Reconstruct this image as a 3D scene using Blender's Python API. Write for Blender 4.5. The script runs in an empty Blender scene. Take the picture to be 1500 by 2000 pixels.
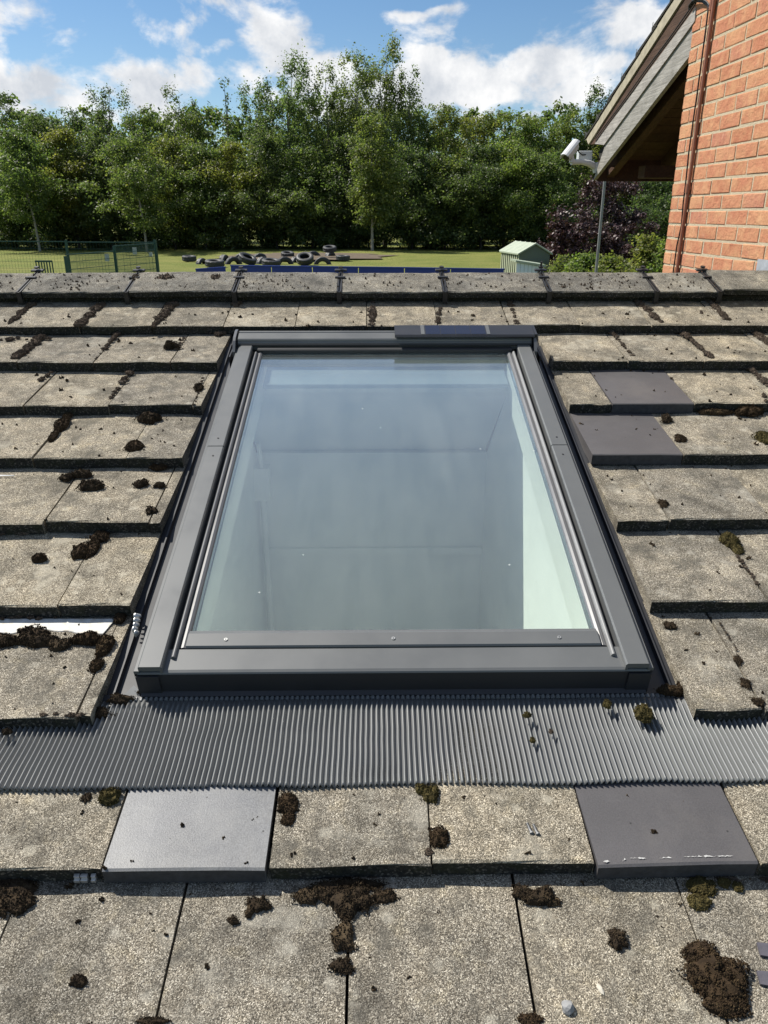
import bpy, bmesh, math, random
import numpy as np
from mathutils import Vector, Matrix, noise as mnoise

# ------------------------------------------------------------------ camera, sky, sun, exposure
S = bpy.context.scene
COL = S.collection
F, PITCH, SLOPE = 1500.0, math.radians(21.1), math.radians(16.3)
YAW = math.radians(.72)
EYE = Vector((0, 0, 2.6))
HT = 1.334                                   # height of the eye over the plane of the tile edges
cam = bpy.data.cameras.new('camera'); co = bpy.data.objects.new('camera', cam); COL.objects.link(co)
cam.sensor_fit = 'VERTICAL'; cam.sensor_height = 36; cam.lens = 36*F/2000
cam.clip_start = .05; cam.clip_end = 3000
co.location = EYE; co.rotation_euler = (math.pi/2-PITCH, 0, -YAW)
S.camera = co

SUNV = Vector((-.66, .386, 1.0)).normalized()      # direction to the sun
W = bpy.data.worlds.new('World'); S.world = W; W.use_nodes = True
wn = W.node_tree; wn.nodes.clear()
def wnode(t, **k):
    n = wn.nodes.new(t)
    for a, v in k.items(): setattr(n, a, v)
    return n
wl = wn.links.new
out = wnode('ShaderNodeOutputWorld'); bg = wnode('ShaderNodeBackground')
sky = wnode('ShaderNodeTexSky', sky_type='NISHITA', sun_disc=False)
sky.sun_elevation = math.asin(SUNV.z); sky.sun_rotation = math.atan2(SUNV.x, SUNV.y)
sky.air_density = 1.0; sky.dust_density = .2; sky.ozone_density = 3.0; sky.altitude = 50
SKY = .068
bg.inputs['Strength'].default_value = SKY
# clouds: fractal cover over the whole sky, with heaped cumulus banks near the horizon
tc = wnode('ShaderNodeTexCoord')
def wmath(op, a, b=None, c=None, clamp=False):
    n = wnode('ShaderNodeMath', operation=op); n.use_clamp = clamp
    for i, v in enumerate((a, b, c)):
        if v is None: continue
        if isinstance(v, (int, float)): n.inputs[i].default_value = v
        else: wl(v, n.inputs[i])
    return n.outputs[0]
def wvec(op, a, b):
    n = wnode('ShaderNodeVectorMath', operation=op)
    for i, v in enumerate((a, b)):
        if isinstance(v, (tuple, list, Vector)): n.inputs[i].default_value = v
        else: wl(v, n.inputs[i])
    return n
def pix(x, y):
    """unit view direction of a pixel of the 1500 x 2000 photograph"""
    c = Vector(((x-750)/F, (1000-y)/F, 1.0))
    d = Vector((c.x, math.cos(PITCH)*c.z+math.sin(PITCH)*c.y, -math.sin(PITCH)*c.z+math.cos(PITCH)*c.y))
    cy, sy = math.cos(YAW), math.sin(YAW)
    return Vector((d.x*cy+d.y*sy, -d.x*sy+d.y*cy, d.z))
sep = wnode('ShaderNodeSeparateXYZ'); wl(tc.outputs['Generated'], sep.inputs[0])
zz = sep.outputs['Z']
nz = wnode('ShaderNodeTexNoise'); nz.inputs['Scale'].default_value = 9; nz.inputs['Detail'].default_value = 9
nz.inputs['Roughness'].default_value = .58; nz.inputs['Distortion'].default_value = .25
mp = wnode('ShaderNodeMapping'); mp.inputs['Scale'].default_value = (1, 1, 1.7); mp.inputs['Location'].default_value = (3.1, .7, 2.2)
wl(tc.outputs['Generated'], mp.inputs['Vector']); wl(mp.outputs[0], nz.inputs['Vector'])
# warped direction so that the heaps get ragged edges
nw = wnode('ShaderNodeTexNoise'); nw.inputs['Scale'].default_value = 14; nw.inputs['Detail'].default_value = 6
wl(tc.outputs['Generated'], nw.inputs['Vector'])
wo = wvec('SUBTRACT', nw.outputs['Color'], (.5, .5, .5)); ws_ = wvec('SCALE', wo.outputs[0], (0, 0, 0)); ws_.inputs['Scale'].default_value = .06
wd = wvec('ADD', tc.outputs['Generated'], ws_.outputs[0])
# heaps: (pixel x, y of the heap, angular half width, half height in radians, density)
HEAPS = [(40, 160, .12, .040, .27), (150, 170, .12, .042, .30), (280, 185, .10, .034, .28), (400, 170, .11, .030, .24), (125, 85, .04, .016, .14),
         (330, 60, .065, .022, .17), (400, 20, .07, .022, .13), (545, 85, .055, .036, .33), (600, 140, .07, .03, .26), (435, 88, .025, .014, .2),
         (275, 35, .02, .016, .14), (840, 145, .05, .032, .33), (930, 165, .075, .03, .36), (1010, 150, .075, .034, .36), (1090, 190, .05, .03, .34),
         (1240, 38, .042, .026, .30), (1285, 62, .045, .022, .20), (800, 24, .065, .008, .16), (1160, 140, .05, .014, .13), (720, 80, .05, .011, .1), (700, 170, .1, .03, .26),
         (-150, 140, .12, .05, .34), (-400, 100, .15, .05, .3), (1500, 120, .10, .04, .3), (1750, 60, .15, .05, .3)]
dens = None
for hx, hy, ha, hb, hd in HEAPS:
    v = pix(hx, hy).normalized()
    dv = wvec('SUBTRACT', wd.outputs[0], tuple(v))
    az = Vector((v.y, -v.x, 0)).normalized()
    da = wvec('DOT_PRODUCT', dv.outputs[0], tuple(az)).outputs['Value']
    dz = wvec('DOT_PRODUCT', dv.outputs[0], (0, 0, 1)).outputs['Value']
    df = wvec('DOT_PRODUCT', wd.outputs[0], tuple(v)).outputs['Value']
    a2 = wmath('POWER', wmath('ABSOLUTE', wmath('DIVIDE', da, ha)), 2.0)
    b2 = wmath('POWER', wmath('ABSOLUTE', wmath('DIVIDE', dz, hb)), 2.0)
    g = wmath('MULTIPLY', wmath('POWER', 2.718, wmath('MULTIPLY', wmath('ADD', a2, b2), -1.0)), hd)
    g = wmath('MULTIPLY', g, wmath('GREATER_THAN', df, 0.0))
    dens = g if dens is None else wmath('MAXIMUM', dens, g)
# sparse cover everywhere else (higher up and round the horizon)
low = wmath('SUBTRACT', .10, wmath('MULTIPLY', zz, .12))
low = wmath('MAXIMUM', low, -.02)
base = wmath('ADD', nz.outputs['Fac'], wmath('MULTIPLY', wmath('SUBTRACT', low, .07), .5))
tot = wmath('ADD', base, dens)
mask = wnode('ShaderNodeMapRange', interpolation_type='SMOOTHSTEP')
mask.inputs['From Min'].default_value = .61; mask.inputs['From Max'].default_value = .76
wl(tot, mask.inputs['Value'])
# thin bright veil higher up, the same all round, as the reflection in the skylight shows
vl = wnode('ShaderNodeMapRange', interpolation_type='SMOOTHSTEP')
for k_, v_ in (('From Min', .30), ('From Max', .66), ('To Min', 0.0), ('To Max', .27)): vl.inputs[k_].default_value = v_
wl(zz, vl.inputs['Value'])
veil = wmath('MULTIPLY', vl.outputs[0], wmath('ADD', wmath('MULTIPLY', nz.outputs['Fac'], .7), .62))
cover = wmath('MAXIMUM', mask.outputs[0], veil, None, True)
# cloud shade: brighter tops, greyer thick cores
sh = wnode('ShaderNodeTexNoise'); sh.inputs['Scale'].default_value = 17; sh.inputs['Detail'].default_value = 7; sh.inputs['Roughness'].default_value = .6
mp2 = wnode('ShaderNodeMapping'); mp2.inputs['Location'].default_value = (-.4, .2, .9); wl(tc.outputs['Generated'], mp2.inputs['Vector']); wl(mp2.outputs[0], sh.inputs['Vector'])
ccr = wnode('ShaderNodeValToRGB')
ccr.color_ramp.elements[0].position = .34; ccr.color_ramp.elements[0].color = (6.3, 6.7, 7.3, 1)
ccr.color_ramp.elements[1].position = .62; ccr.color_ramp.elements[1].color = (10.2, 10.2, 10.2, 1)
wl(sh.outputs['Fac'], ccr.inputs['Fac'])
hs = wnode('ShaderNodeHueSaturation'); hs.inputs['Saturation'].default_value = 1.15; hs.inputs['Value'].default_value = 1.1
wl(sky.outputs[0], hs.inputs['Color'])
mx = wnode('ShaderNodeMixRGB'); wl(cover, mx.inputs['Fac']); wl(hs.outputs[0], mx.inputs['Color1']); wl(ccr.outputs[0], mx.inputs['Color2'])
wl(mx.outputs[0], bg.inputs['Color']); wl(bg.outputs[0], out.inputs['Surface'])

sd = bpy.data.lights.new('sun', 'SUN'); sd.energy = 5.0; sd.angle = math.radians(.53); sd.color = (1.0, .95, .86)
so = bpy.data.objects.new('sun', sd); COL.objects.link(so)
so.rotation_euler = SUNV.to_track_quat('Z', 'Y').to_euler(); so.location = (-20, 10, 30)

S.view_settings.view_transform = 'Standard'; S.view_settings.look = 'None'
S.view_settings.gamma = 1; S.view_settings.use_curve_mapping = False
S.view_settings.exposure = .56

# ------------------------------------------------------------------ frames and pixel helpers
UP = Vector((0, math.cos(SLOPE), math.sin(SLOPE)))          # up the slope
NR = Vector((0, -math.sin(SLOPE), math.cos(SLOPE)))         # roof normal
RO = EYE - NR*HT                                            # foot of the eye on the roof plane
RF = Matrix.Translation(RO) @ Matrix.Rotation(SLOPE, 4, 'X')  # roof frame: x right, y up the slope, z normal
def roof_at(px, py, n=0.0):
    d = pix(px, py); t = -(HT-n)/d.dot(NR); P = d*t
    return P.x, P.dot(UP)
def at(px, py, Y):
    d = pix(px, py); return EYE + d*(Y/d.y)
def on_ground(px, py, z=0.0):
    d = pix(px, py); return EYE + d*((z-EYE.z)/d.z)
rng = random.Random(7)

# ------------------------------------------------------------------ object helpers
def link(o, parent=None):
    COL.objects.link(o)
    if parent: o.parent = parent
    return o
def tag(o, label=None, cat=None, group=None, kind=None):
    for k, v in (('label', label), ('category', cat), ('group', group), ('kind', kind)):
        if v: o[k] = v
    return o
def empty(name, mat=None, label=None, cat=None, group=None):
    o = bpy.data.objects.new(name, None); o.empty_display_size = .1
    COL.objects.link(o)
    if mat is not None: o.matrix_world = mat
    return tag(o, label, cat, group)
class MB:
    """collects shapes into one mesh"""
    def __init__(s): s.v = []; s.f = []; s.mi = []; s.cur = 0; s.sm = []
    def add(s, vs, fs, smooth=False):
        b = len(s.v); s.v += [tuple(v) for v in vs]
        for f in fs: s.f.append(tuple(i+b for i in f)); s.mi.append(s.cur); s.sm.append(smooth)
    def box(s, x0, x1, y0, y1, z0, z1):
        s.add([(x0,y0,z0),(x1,y0,z0),(x1,y1,z0),(x0,y1,z0),(x0,y0,z1),(x1,y0,z1),(x1,y1,z1),(x0,y1,z1)],
              [(0,3,2,1),(4,5,6,7),(0,1,5,4),(1,2,6,5),(2,3,7,6),(3,0,4,7)])
    def bbox(s, x0, x1, y0, y1, z0, z1, b):
        """box with its upper edges chamfered by b"""
        vs = [(x0,y0,z0),(x1,y0,z0),(x1,y1,z0),(x0,y1,z0),(x0,y0,z1-b),(x1,y0,z1-b),(x1,y1,z1-b),(x0,y1,z1-b),
              (x0+b,y0+b,z1),(x1-b,y0+b,z1),(x1-b,y1-b,z1),(x0+b,y1-b,z1)]
        s.add(vs, [(0,3,2,1),(0,1,5,4),(1,2,6,5),(2,3,7,6),(3,0,4,7),(4,5,9,8),(5,6,10,9),(6,7,11,10),(7,4,8,11),(8,9,10,11)])
    def prism(s, poly, axis, a, b, smooth=False):
        """extrude a closed 2-D outline along an axis from a to b"""
        n = len(poly)
        def P(u, v, w): return {'x': (w, u, v), 'y': (u, w, v), 'z': (u, v, w)}[axis]
        vs = [P(u, v, a) for u, v in poly] + [P(u, v, b) for u, v in poly]
        s.add(vs, [(i, (i+1) % n, n+(i+1) % n, n+i) for i in range(n)], smooth)
        s.add(vs, [tuple(range(n))[::-1], tuple(range(n, 2*n))])
    def tube(s, pts, r, seg=8, cap=True):
        pts = [Vector(p) for p in pts]; rs = r if isinstance(r, (list, tuple)) else [r]*len(pts)
        vs = []; fs = []
        for i, p in enumerate(pts):
            d = (pts[min(i+1, len(pts)-1)]-pts[max(i-1, 0)]).normalized()
            a = d.orthogonal().normalized() if i == 0 else (a - d*a.dot(d)).normalized()
            b = d.cross(a)
            for k in range(seg):
                t = 2*math.pi*k/seg; vs.append(p+(a*math.cos(t)+b*math.sin(t))*rs[i])
        for i in range(len(pts)-1):
            for k in range(seg):
                k2 = (k+1) % seg; fs.append((i*seg+k, i*seg+k2, (i+1)*seg+k2, (i+1)*seg+k))
        s.add(vs, fs, True)
        if cap:
            s.add(vs[:seg], [tuple(range(seg))[::-1]]); s.add(vs[-seg:], [tuple(range(seg))])
    def mesh(s, name, mats):
        m = bpy.data.meshes.new(name); m.from_pydata(s.v, [], s.f)
        for x in (mats if isinstance(mats, (list, tuple)) else [mats]): m.materials.append(x)
        m.polygons.foreach_set('material_index', s.mi); m.polygons.foreach_set('use_smooth', s.sm)
        bm = bmesh.new(); bm.from_mesh(m); bmesh.ops.recalc_face_normals(bm, faces=bm.faces); bm.to_mesh(m); bm.free()
        return m
    def build(s, name, mats, parent=None, mw=None):
        o = bpy.data.objects.new(name, s.mesh(name, mats)); link(o, parent)
        if mw is not None: o.matrix_world = mw
        return o
def inst(name, me, parent, mat=None):
    o = bpy.data.objects.new(name, me); link(o, parent)
    if mat is not None: o.matrix_local = mat
    return o

# ------------------------------------------------------------------ materials
class Mat:
    def __init__(s, name):
        s.m = bpy.data.materials.new(name); s.m.use_nodes = True; s.t = s.m.node_tree; s.t.nodes.clear()
        s.o = s.t.nodes.new('ShaderNodeOutputMaterial')
    def n(s, t, ins=None, **k):
        nd = s.t.nodes.new(t)
        for a, v in k.items(): setattr(nd, a, v)
        for a, v in (ins or {}).items():
            if hasattr(v, 'is_output') or isinstance(v, bpy.types.NodeSocket): s.t.links.new(v, nd.inputs[a])
            else: nd.inputs[a].default_value = v
        return nd
    def coord(s, rand=False, scale=None):
        tc = s.n('ShaderNodeTexCoord'); c = tc.outputs['Object']
        if rand:
            oi = s.n('ShaderNodeObjectInfo')
            r = s.n('ShaderNodeMath', {0: oi.outputs['Random'], 1: 57.0}, operation='MULTIPLY').outputs[0]
            c = s.n('ShaderNodeVectorMath', {0: c, 1: s.n('ShaderNodeCombineXYZ', {0: r, 1: r, 2: r}).outputs[0]}, operation='ADD').outputs[0]
        if scale: c = s.n('ShaderNodeVectorMath', {0: c, 1: scale}, operation='MULTIPLY').outputs[0]
        return c
    def noise(s, c, scale, detail=4, rough=.55, dist=0):
        return s.n('ShaderNodeTexNoise', {'Vector': c, 'Scale': scale, 'Detail': detail, 'Roughness': rough, 'Distortion': dist})
    def voro(s, c, scale, feature='F1'):
        return s.n('ShaderNodeTexVoronoi', {'Vector': c, 'Scale': scale}, feature=feature)
    def ramp(s, f, stops, interp='LINEAR'):
        r = s.n('ShaderNodeValToRGB', {'Fac': f}); e = r.color_ramp.elements; r.color_ramp.interpolation = interp
        while len(e) < len(stops): e.new(.5)
        for i, (p, c) in enumerate(stops):
            e[i].position = p; e[i].color = (c, c, c, 1) if isinstance(c, (int, float)) else (*c, 1)
        return r.outputs[0]
    def mix(s, f, a, b, mode='MIX'):
        n = s.n('ShaderNodeMixRGB', blend_type=mode)
        for k, v in (('Fac', f), ('Color1', a), ('Color2', b)):
            if isinstance(v, bpy.types.NodeSocket): s.t.links.new(v, n.inputs[k])
            elif isinstance(v, (int, float)): n.inputs[k].default_value = v if k == 'Fac' else (v, v, v, 1)
            else: n.inputs[k].default_value = (*v, 1)
        return n.outputs[0]
    def math(s, op, a, b=0.0, clamp=False):
        n = s.n('ShaderNodeMath', {0: a, 1: b}, operation=op); n.use_clamp = clamp; return n.outputs[0]
    def bump(s, h, strength, dist, normal=None):
        d = {'Height': h, 'Strength': strength, 'Distance': dist}
        if normal is not None: d['Normal'] = normal
        return s.n('ShaderNodeBump', d).outputs[0]
    def pbr(s, color, rough=.8, bump=None, metal=0.0, spec=.5):
        b = s.n('ShaderNodeBsdfPrincipled')
        for k, v in (('Base Color', color), ('Roughness', rough), ('Metallic', metal), ('Specular IOR Level', spec)):
            if isinstance(v, bpy.types.NodeSocket): s.t.links.new(v, b.inputs[k])
            else: b.inputs[k].default_value = (*v, 1) if isinstance(v, tuple) else v
        if bump is not None: s.t.links.new(bump, b.inputs['Normal'])
        s.t.links.new(b.outputs[0], s.o.inputs['Surface']); return s.m

def m_tile(name='old_concrete_tile', mult=(1.02, 1.0, .962), white=.0):
    m = Mat(name); c = m.coord(True)
    oi = m.n('ShaderNodeObjectInfo')
    v = m.voro(c, 620); cell = m.n('ShaderNodeSeparateColor', {0: v.outputs['Color']}).outputs[0]
    v2 = m.voro(c, 270); cell2 = m.n('ShaderNodeSeparateColor', {0: v2.outputs['Color']}).outputs[0]
    grain = m.ramp(cell, [(0, (.065, .058, .048)), (.30, (.16, .145, .118)), (.62, (.29, .262, .216)), (.86, (.45, .415, .35)), (1, (.74, .70, .61))])
    peb = m.ramp(cell2, [(.80-white, 0.0), (.92-white, 1.0)])
    edge = m.ramp(v2.outputs['Distance'], [(.30, 1.0), (.5, 0.0)])
    pm = m.math('MULTIPLY', peb, edge)
    col = m.mix(m.math('MULTIPLY', pm, .45), grain, (.52, .49, .42))
    blot = m.noise(c, 7, 6, .62); b = m.ramp(blot.outputs['Fac'], [(.30, (.46, .465, .475)), (.47, (.86, .865, .875)), (.60, (1.02, 1.01, 1.0)), (.72, (1.34, 1.33, 1.30))])
    col = m.mix(1.0, col, b, 'MULTIPLY')
    st = m.noise(c, 22, 5, .6); stc = m.ramp(st.outputs['Fac'], [(.36, (.74, .73, .71)), (.55, (1, 1, 1)), (.75, (1.16, 1.12, 1.0))])
    col = m.mix(.9, col, stc, 'MULTIPLY')
    # dark algae bloom, own shape on every tile
    al = m.noise(m.n('ShaderNodeVectorMath', {0: c, 1: (3.3, 1.1, .7)}, operation='ADD').outputs[0], 12, 7, .68)
    col = m.mix(m.ramp(al.outputs['Fac'], [(.50, 0.0), (.68, .75)]), col, (.085, .082, .072))
    big = m.noise(m.n('ShaderNodeVectorMath', {0: c, 1: (7.1, 2.3, 4.7)}, operation='ADD').outputs[0], 4.5, 7, .72)
    col = m.mix(m.ramp(big.outputs['Fac'], [(.56, 0.0), (.63, .45), (.75, .6)]), col, (.40, .385, .34))
    run = m.noise(m.coord(True, (26, 2.2, 1)), 1.0, 5, .65)
    col = m.mix(m.ramp(run.outputs['Fac'], [(.55, 0.0), (.72, .42)]), col, (.10, .095, .085))
    # pale lichen crusts
    lv = m.voro(m.n('ShaderNodeVectorMath', {0: c, 1: m.n('ShaderNodeVectorMath', {0: m.noise(c, 60, 3).outputs['Color'], 1: (.02, .02, .02)}, operation='MULTIPLY').outputs[0]}, operation='ADD').outputs[0], 17)
    lc = m.n('ShaderNodeSeparateColor', {0: lv.outputs['Color']}).outputs[1]
    lm = m.math('MULTIPLY', m.ramp(lv.outputs['Distance'], [(.12, 1.0), (.24, 0.0)]), m.ramp(lc, [(.45, 0.0), (.5, 1.0)]))
    col = m.mix(m.math('MULTIPLY', lm, .38), col, (.50, .48, .42))
    tone = m.ramp(oi.outputs['Random'], [(0, (.86, .86, .86)), (.5, (1, .985, .95)), (1, (1.12, 1.09, 1.02))])
    col = m.mix(1.0, m.mix(1.0, col, tone, 'MULTIPLY'), mult, 'MULTIPLY')
    h = m.math('ADD', m.math('MULTIPLY', cell, .5), m.math('MULTIPLY', m.noise(c, 90, 4, .7).outputs['Fac'], 1.2))
    h = m.math('SUBTRACT', h, m.math('MULTIPLY', v.outputs['Distance'], .6))
    return m.pbr(col, .93, m.bump(h, .75, .0022, m.bump(m.noise(c, 14, 4, .6).outputs['Fac'], .5, .012)), spec=.25)
def m_tile_edge():  # front edge: black algae, with part of its shade put into the colour
    m = Mat('algae_and_shade_tile_edge'); c = m.coord(True)
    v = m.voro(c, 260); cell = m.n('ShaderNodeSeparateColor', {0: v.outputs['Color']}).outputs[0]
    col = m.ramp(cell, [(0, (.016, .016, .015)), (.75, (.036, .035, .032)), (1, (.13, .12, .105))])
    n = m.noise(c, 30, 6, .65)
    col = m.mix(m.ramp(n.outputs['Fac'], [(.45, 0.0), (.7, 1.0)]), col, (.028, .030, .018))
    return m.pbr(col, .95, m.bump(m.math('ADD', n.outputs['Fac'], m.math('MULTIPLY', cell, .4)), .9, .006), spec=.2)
def m_slab(name, a, b, rough):
    m = Mat(name); c = m.coord(True)
    n = m.noise(c, 330, 3, .75); g = m.noise(c, 9, 5, .6)
    col = m.mix(m.ramp(n.outputs['Fac'], [(.35, 0.0), (.68, 1.0)]), a, b)
    col = m.mix(m.ramp(g.outputs['Fac'], [(.35, 0.0), (.75, .35)]), col, tuple(x*1.35 for x in b))
    sr = m.noise(m.coord(True, (9, 130, 9)), 1.0, 4, .7); du = m.noise(c, 3.5, 7, .7)
    col = m.mix(m.ramp(sr.outputs['Fac'], [(.64, 0.0), (.72, .3)]), col, tuple(x*1.6 for x in b))
    col = m.mix(m.ramp(du.outputs['Fac'], [(.48, 0.0), (.66, .4)]), col, (b[0]*1.5, b[1]*1.45, b[2]*1.3))
    sp = m.voro(c, 34); sc = m.n('ShaderNodeSeparateColor', {0: sp.outputs['Color']}).outputs[0]
    speck = m.math('MULTIPLY', m.ramp(sp.outputs['Distance'], [(.05, 1.0), (.085, 0.0)]), m.ramp(sc, [(.72, 0.0), (.75, 1.0)]))
    col = m.mix(speck, col, (.02, .02, .02))
    return m.pbr(col, rough, m.bump(n.outputs['Fac'], .35, .0012), spec=.5)
def m_paint(name, col, rough=.42, spec=.5, scuff=.0):
    m = Mat(name); c = m.coord(False)
    n = m.noise(c, 5, 5, .6); d = m.noise(c, 130, 3, .7)
    k = m.mix(m.ramp(n.outputs['Fac'], [(.35, 0.0), (.75, .5)]), col, tuple(x*1.22+.004 for x in col))
    k = m.mix(m.ramp(d.outputs['Fac'], [(.68, 0.0), (.8, .35)]), k, tuple(x*1.7+.02 for x in col))
    r = m.ramp(n.outputs['Fac'], [(.3, rough-.08), (.7, rough+.1)])
    return m.pbr(k, r, m.bump(d.outputs['Fac'], .05, .0006), spec=spec)
def m_simple(name, col, rough=.7, var=.25, scale=20, bump=0.0, spec=.4, metal=0.0, rand=False, bd=.004):
    m = Mat(name); c = m.coord(rand)
    n = m.noise(c, scale, 5, .6)
    k = m.mix(m.ramp(n.outputs['Fac'], [(.3, 0.0), (.7, 1.0)]), tuple(x*(1-var) for x in col), tuple(min(1, x*(1+var)) for x in col))
    return m.pbr(k, rough, m.bump(n.outputs['Fac'], bump, bd) if bump else None, spec=spec, metal=metal)
def m_moss(name, a, b, tip):
    m = Mat(name); c = m.coord(True)
    n = m.noise(c, 55, 4, .65); f = m.noise(c, 420, 2, .6)
    col = m.mix(m.ramp(n.outputs['Fac'], [(.36, 0.0), (.64, 1.0)]), a, b)
    g = m.n('ShaderNodeNewGeometry')
    col = m.mix(m.ramp(g.outputs['Random Per Island'], [(.55, 0.0), (1, .8)]), col, tip)
    return m.pbr(col, .95, m.bump(f.outputs['Fac'], .6, .002), spec=.15)
def m_leaf(name, a, b, c3, trans=.55):
    m = Mat(name); g = m.n('ShaderNodeNewGeometry'); c = m.coord(False)
    oi = m.n('ShaderNodeObjectInfo')
    col = m.ramp(g.outputs['Random Per Island'], [(0, a), (.6, b), (1, c3)])
    n = m.noise(c, .55, 3, .6)
    col = m.mix(1.0, col, m.ramp(n.outputs['Fac'], [(.3, (.72, .80, .75)), (.7, (1.25, 1.16, 1.0))]), 'MULTIPLY')
    col = m.mix(1.0, col, m.ramp(oi.outputs['Random'], [(0, (.88, .95, .95)), (1, (1.12, 1.05, .98))]), 'MULTIPLY')
    p = m.n('ShaderNodeBsdfPrincipled', {'Base Color': col, 'Roughness': .5, 'Specular IOR Level': .42})
    col = m.mix(1.0, col, (1.18, 1.18, 1.18), 'MULTIPLY')
    m.t.links.new(col, p.inputs['Base Color'])
    t = m.n('ShaderNodeBsdfTranslucent', {'Color': m.mix(1.0, col, (1.25, 1.45, .85), 'MULTIPLY')})
    x = m.n('ShaderNodeMixShader', {0: trans, 1: p.outputs[0], 2: t.outputs[0]})
    m.t.links.new(x.outputs[0], m.o.inputs['Surface']); return m.m
def m_brick():
    m = Mat('red_brick'); c = m.coord(True); oi = m.n('ShaderNodeObjectInfo')
    base = m.ramp(oi.outputs['Random'], [(0, (.40, .155, .085)), (.25, (.48, .21, .12)), (.5, (.44, .175, .10)), (.75, (.50, .235, .13)), (1, (.43, .17, .115))])
    n = m.noise(c, 9, 5, .6); col = m.mix(m.ramp(n.outputs['Fac'], [(.40, 0.0), (.75, .75)]), base, (.62, .36, .19))
    d = m.noise(c, 70, 4, .7); col = m.mix(m.ramp(d.outputs['Fac'], [(.55, 0.0), (.75, .5)]), col, (.33, .12, .07))
    w = m.noise(m.coord(True, (1, 1, .35)), 38, 3, .6)
    col = m.mix(m.ramp(w.outputs['Fac'], [(.62, 0.0), (.78, .35)]), col, (.62, .42, .30))
    h = m.math('ADD', d.outputs['Fac'], m.math('MULTIPLY', m.noise(c, 24, 3, .6).outputs['Fac'], 1.5))
    return m.pbr(col, .92, m.bump(h, .8, .006), spec=.2)
def m_mortar():
    m = Mat('pale_mortar'); c = m.coord(False); n = m.noise(c, 40, 5, .7); g = m.noise(c, 300, 2, .7)
    col = m.mix(n.outputs['Fac'], (.42, .35, .24), (.64, .55, .40))
    return m.pbr(col, .95, m.bump(m.math('ADD', n.outputs['Fac'], g.outputs['Fac']), .8, .006), spec=.15)
def m_wood(name, a, b, sc=(3, 60, 60)):
    m = Mat(name); c = m.coord(False, sc); n = m.noise(c, 1.0, 7, .65, .4); k = m.noise(m.coord(False), 9, 4, .6)
    col = m.mix(m.ramp(n.outputs['Fac'], [(.3, 0.0), (.7, 1.0)]), a, b)
    col = m.mix(m.ramp(k.outputs['Fac'], [(.4, 0.0), (.75, .5)]), col, tuple(x*.55 for x in a))
    return m.pbr(col, .85, m.bump(n.outputs['Fac'], .7, .006), spec=.25)
def m_glass():
    m = Mat('skylight_glass'); c = m.coord(False)
    g_ = m.n('ShaderNodeNewGeometry')
    cs = m.math('ABSOLUTE', m.n('ShaderNodeVectorMath', {0: g_.outputs['Incoming'], 1: g_.outputs['Normal']}, operation='DOT_PRODUCT').outputs['Value'])
    fac = m.math('ADD', m.math('MULTIPLY', m.math('POWER', m.math('SUBTRACT', 1.0, cs, True), 3.0), 2.3), .036, True)   # coated double glazing
    t = m.n('ShaderNodeBsdfTransparent', {'Color': (.955, 1.0, .972, 1)})
    g = m.n('ShaderNodeBsdfGlossy', {'Color': (.90, .97, 1, 1), 'Roughness': .012})
    a = m.n('ShaderNodeMixShader', {0: fac, 1: t.outputs[0], 2: g.outputs[0]})
    n = m.noise(m.coord(False, (9, 1.2, 1)), 1.5, 6, .6); sp = m.voro(c, 13); sc = m.n('ShaderNodeSeparateColor', {0: sp.outputs['Color']}).outputs[0]
    speck = m.math('MULTIPLY', m.ramp(sp.outputs['Distance'], [(.025, 1.0), (.04, 0.0)]), m.ramp(sc, [(.6, 0.0), (.65, .45)]))
    film = m.math('ADD', m.ramp(n.outputs['Fac'], [(.3, .026), (.75, .050)]), speck, True)
    d = m.n('ShaderNodeBsdfDiffuse', {'Color': (.62, .65, .62, 1)})
    b = m.n('ShaderNodeMixShader', {0: film, 1: a.outputs[0], 2: d.outputs[0]})
    m.t.links.new(b.outputs[0], m.o.inputs['Surface']); return m.m
def m_grass():
    m = Mat('field_grass'); c = m.coord(False)
    n = m.noise(c, .35, 6, .65); f = m.noise(c, 9, 5, .75)
    col = m.mix(m.ramp(n.outputs['Fac'], [(.35, 0.0), (.68, 1.0)]), (.14, .17, .032), (.23, .225, .06))
    col = m.mix(m.ramp(f.outputs['Fac'], [(.35, .4), (.6, 0.0)]), col, (.05, .07, .015))
    return m.pbr(col, .9, m.bump(f.outputs['Fac'], .9, .12), spec=.2)
def m_bark(name, a, b):
    m = Mat(name); c = m.coord(False, (6, 6, 1.5)); n = m.noise(c, 2.0, 6, .7)
    return m.pbr(m.mix(m.ramp(n.outputs['Fac'], [(.35, 0.0), (.65, 1.0)]), a, b), .9, m.bump(n.outputs['Fac'], .8, .03), spec=.2)

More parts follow.
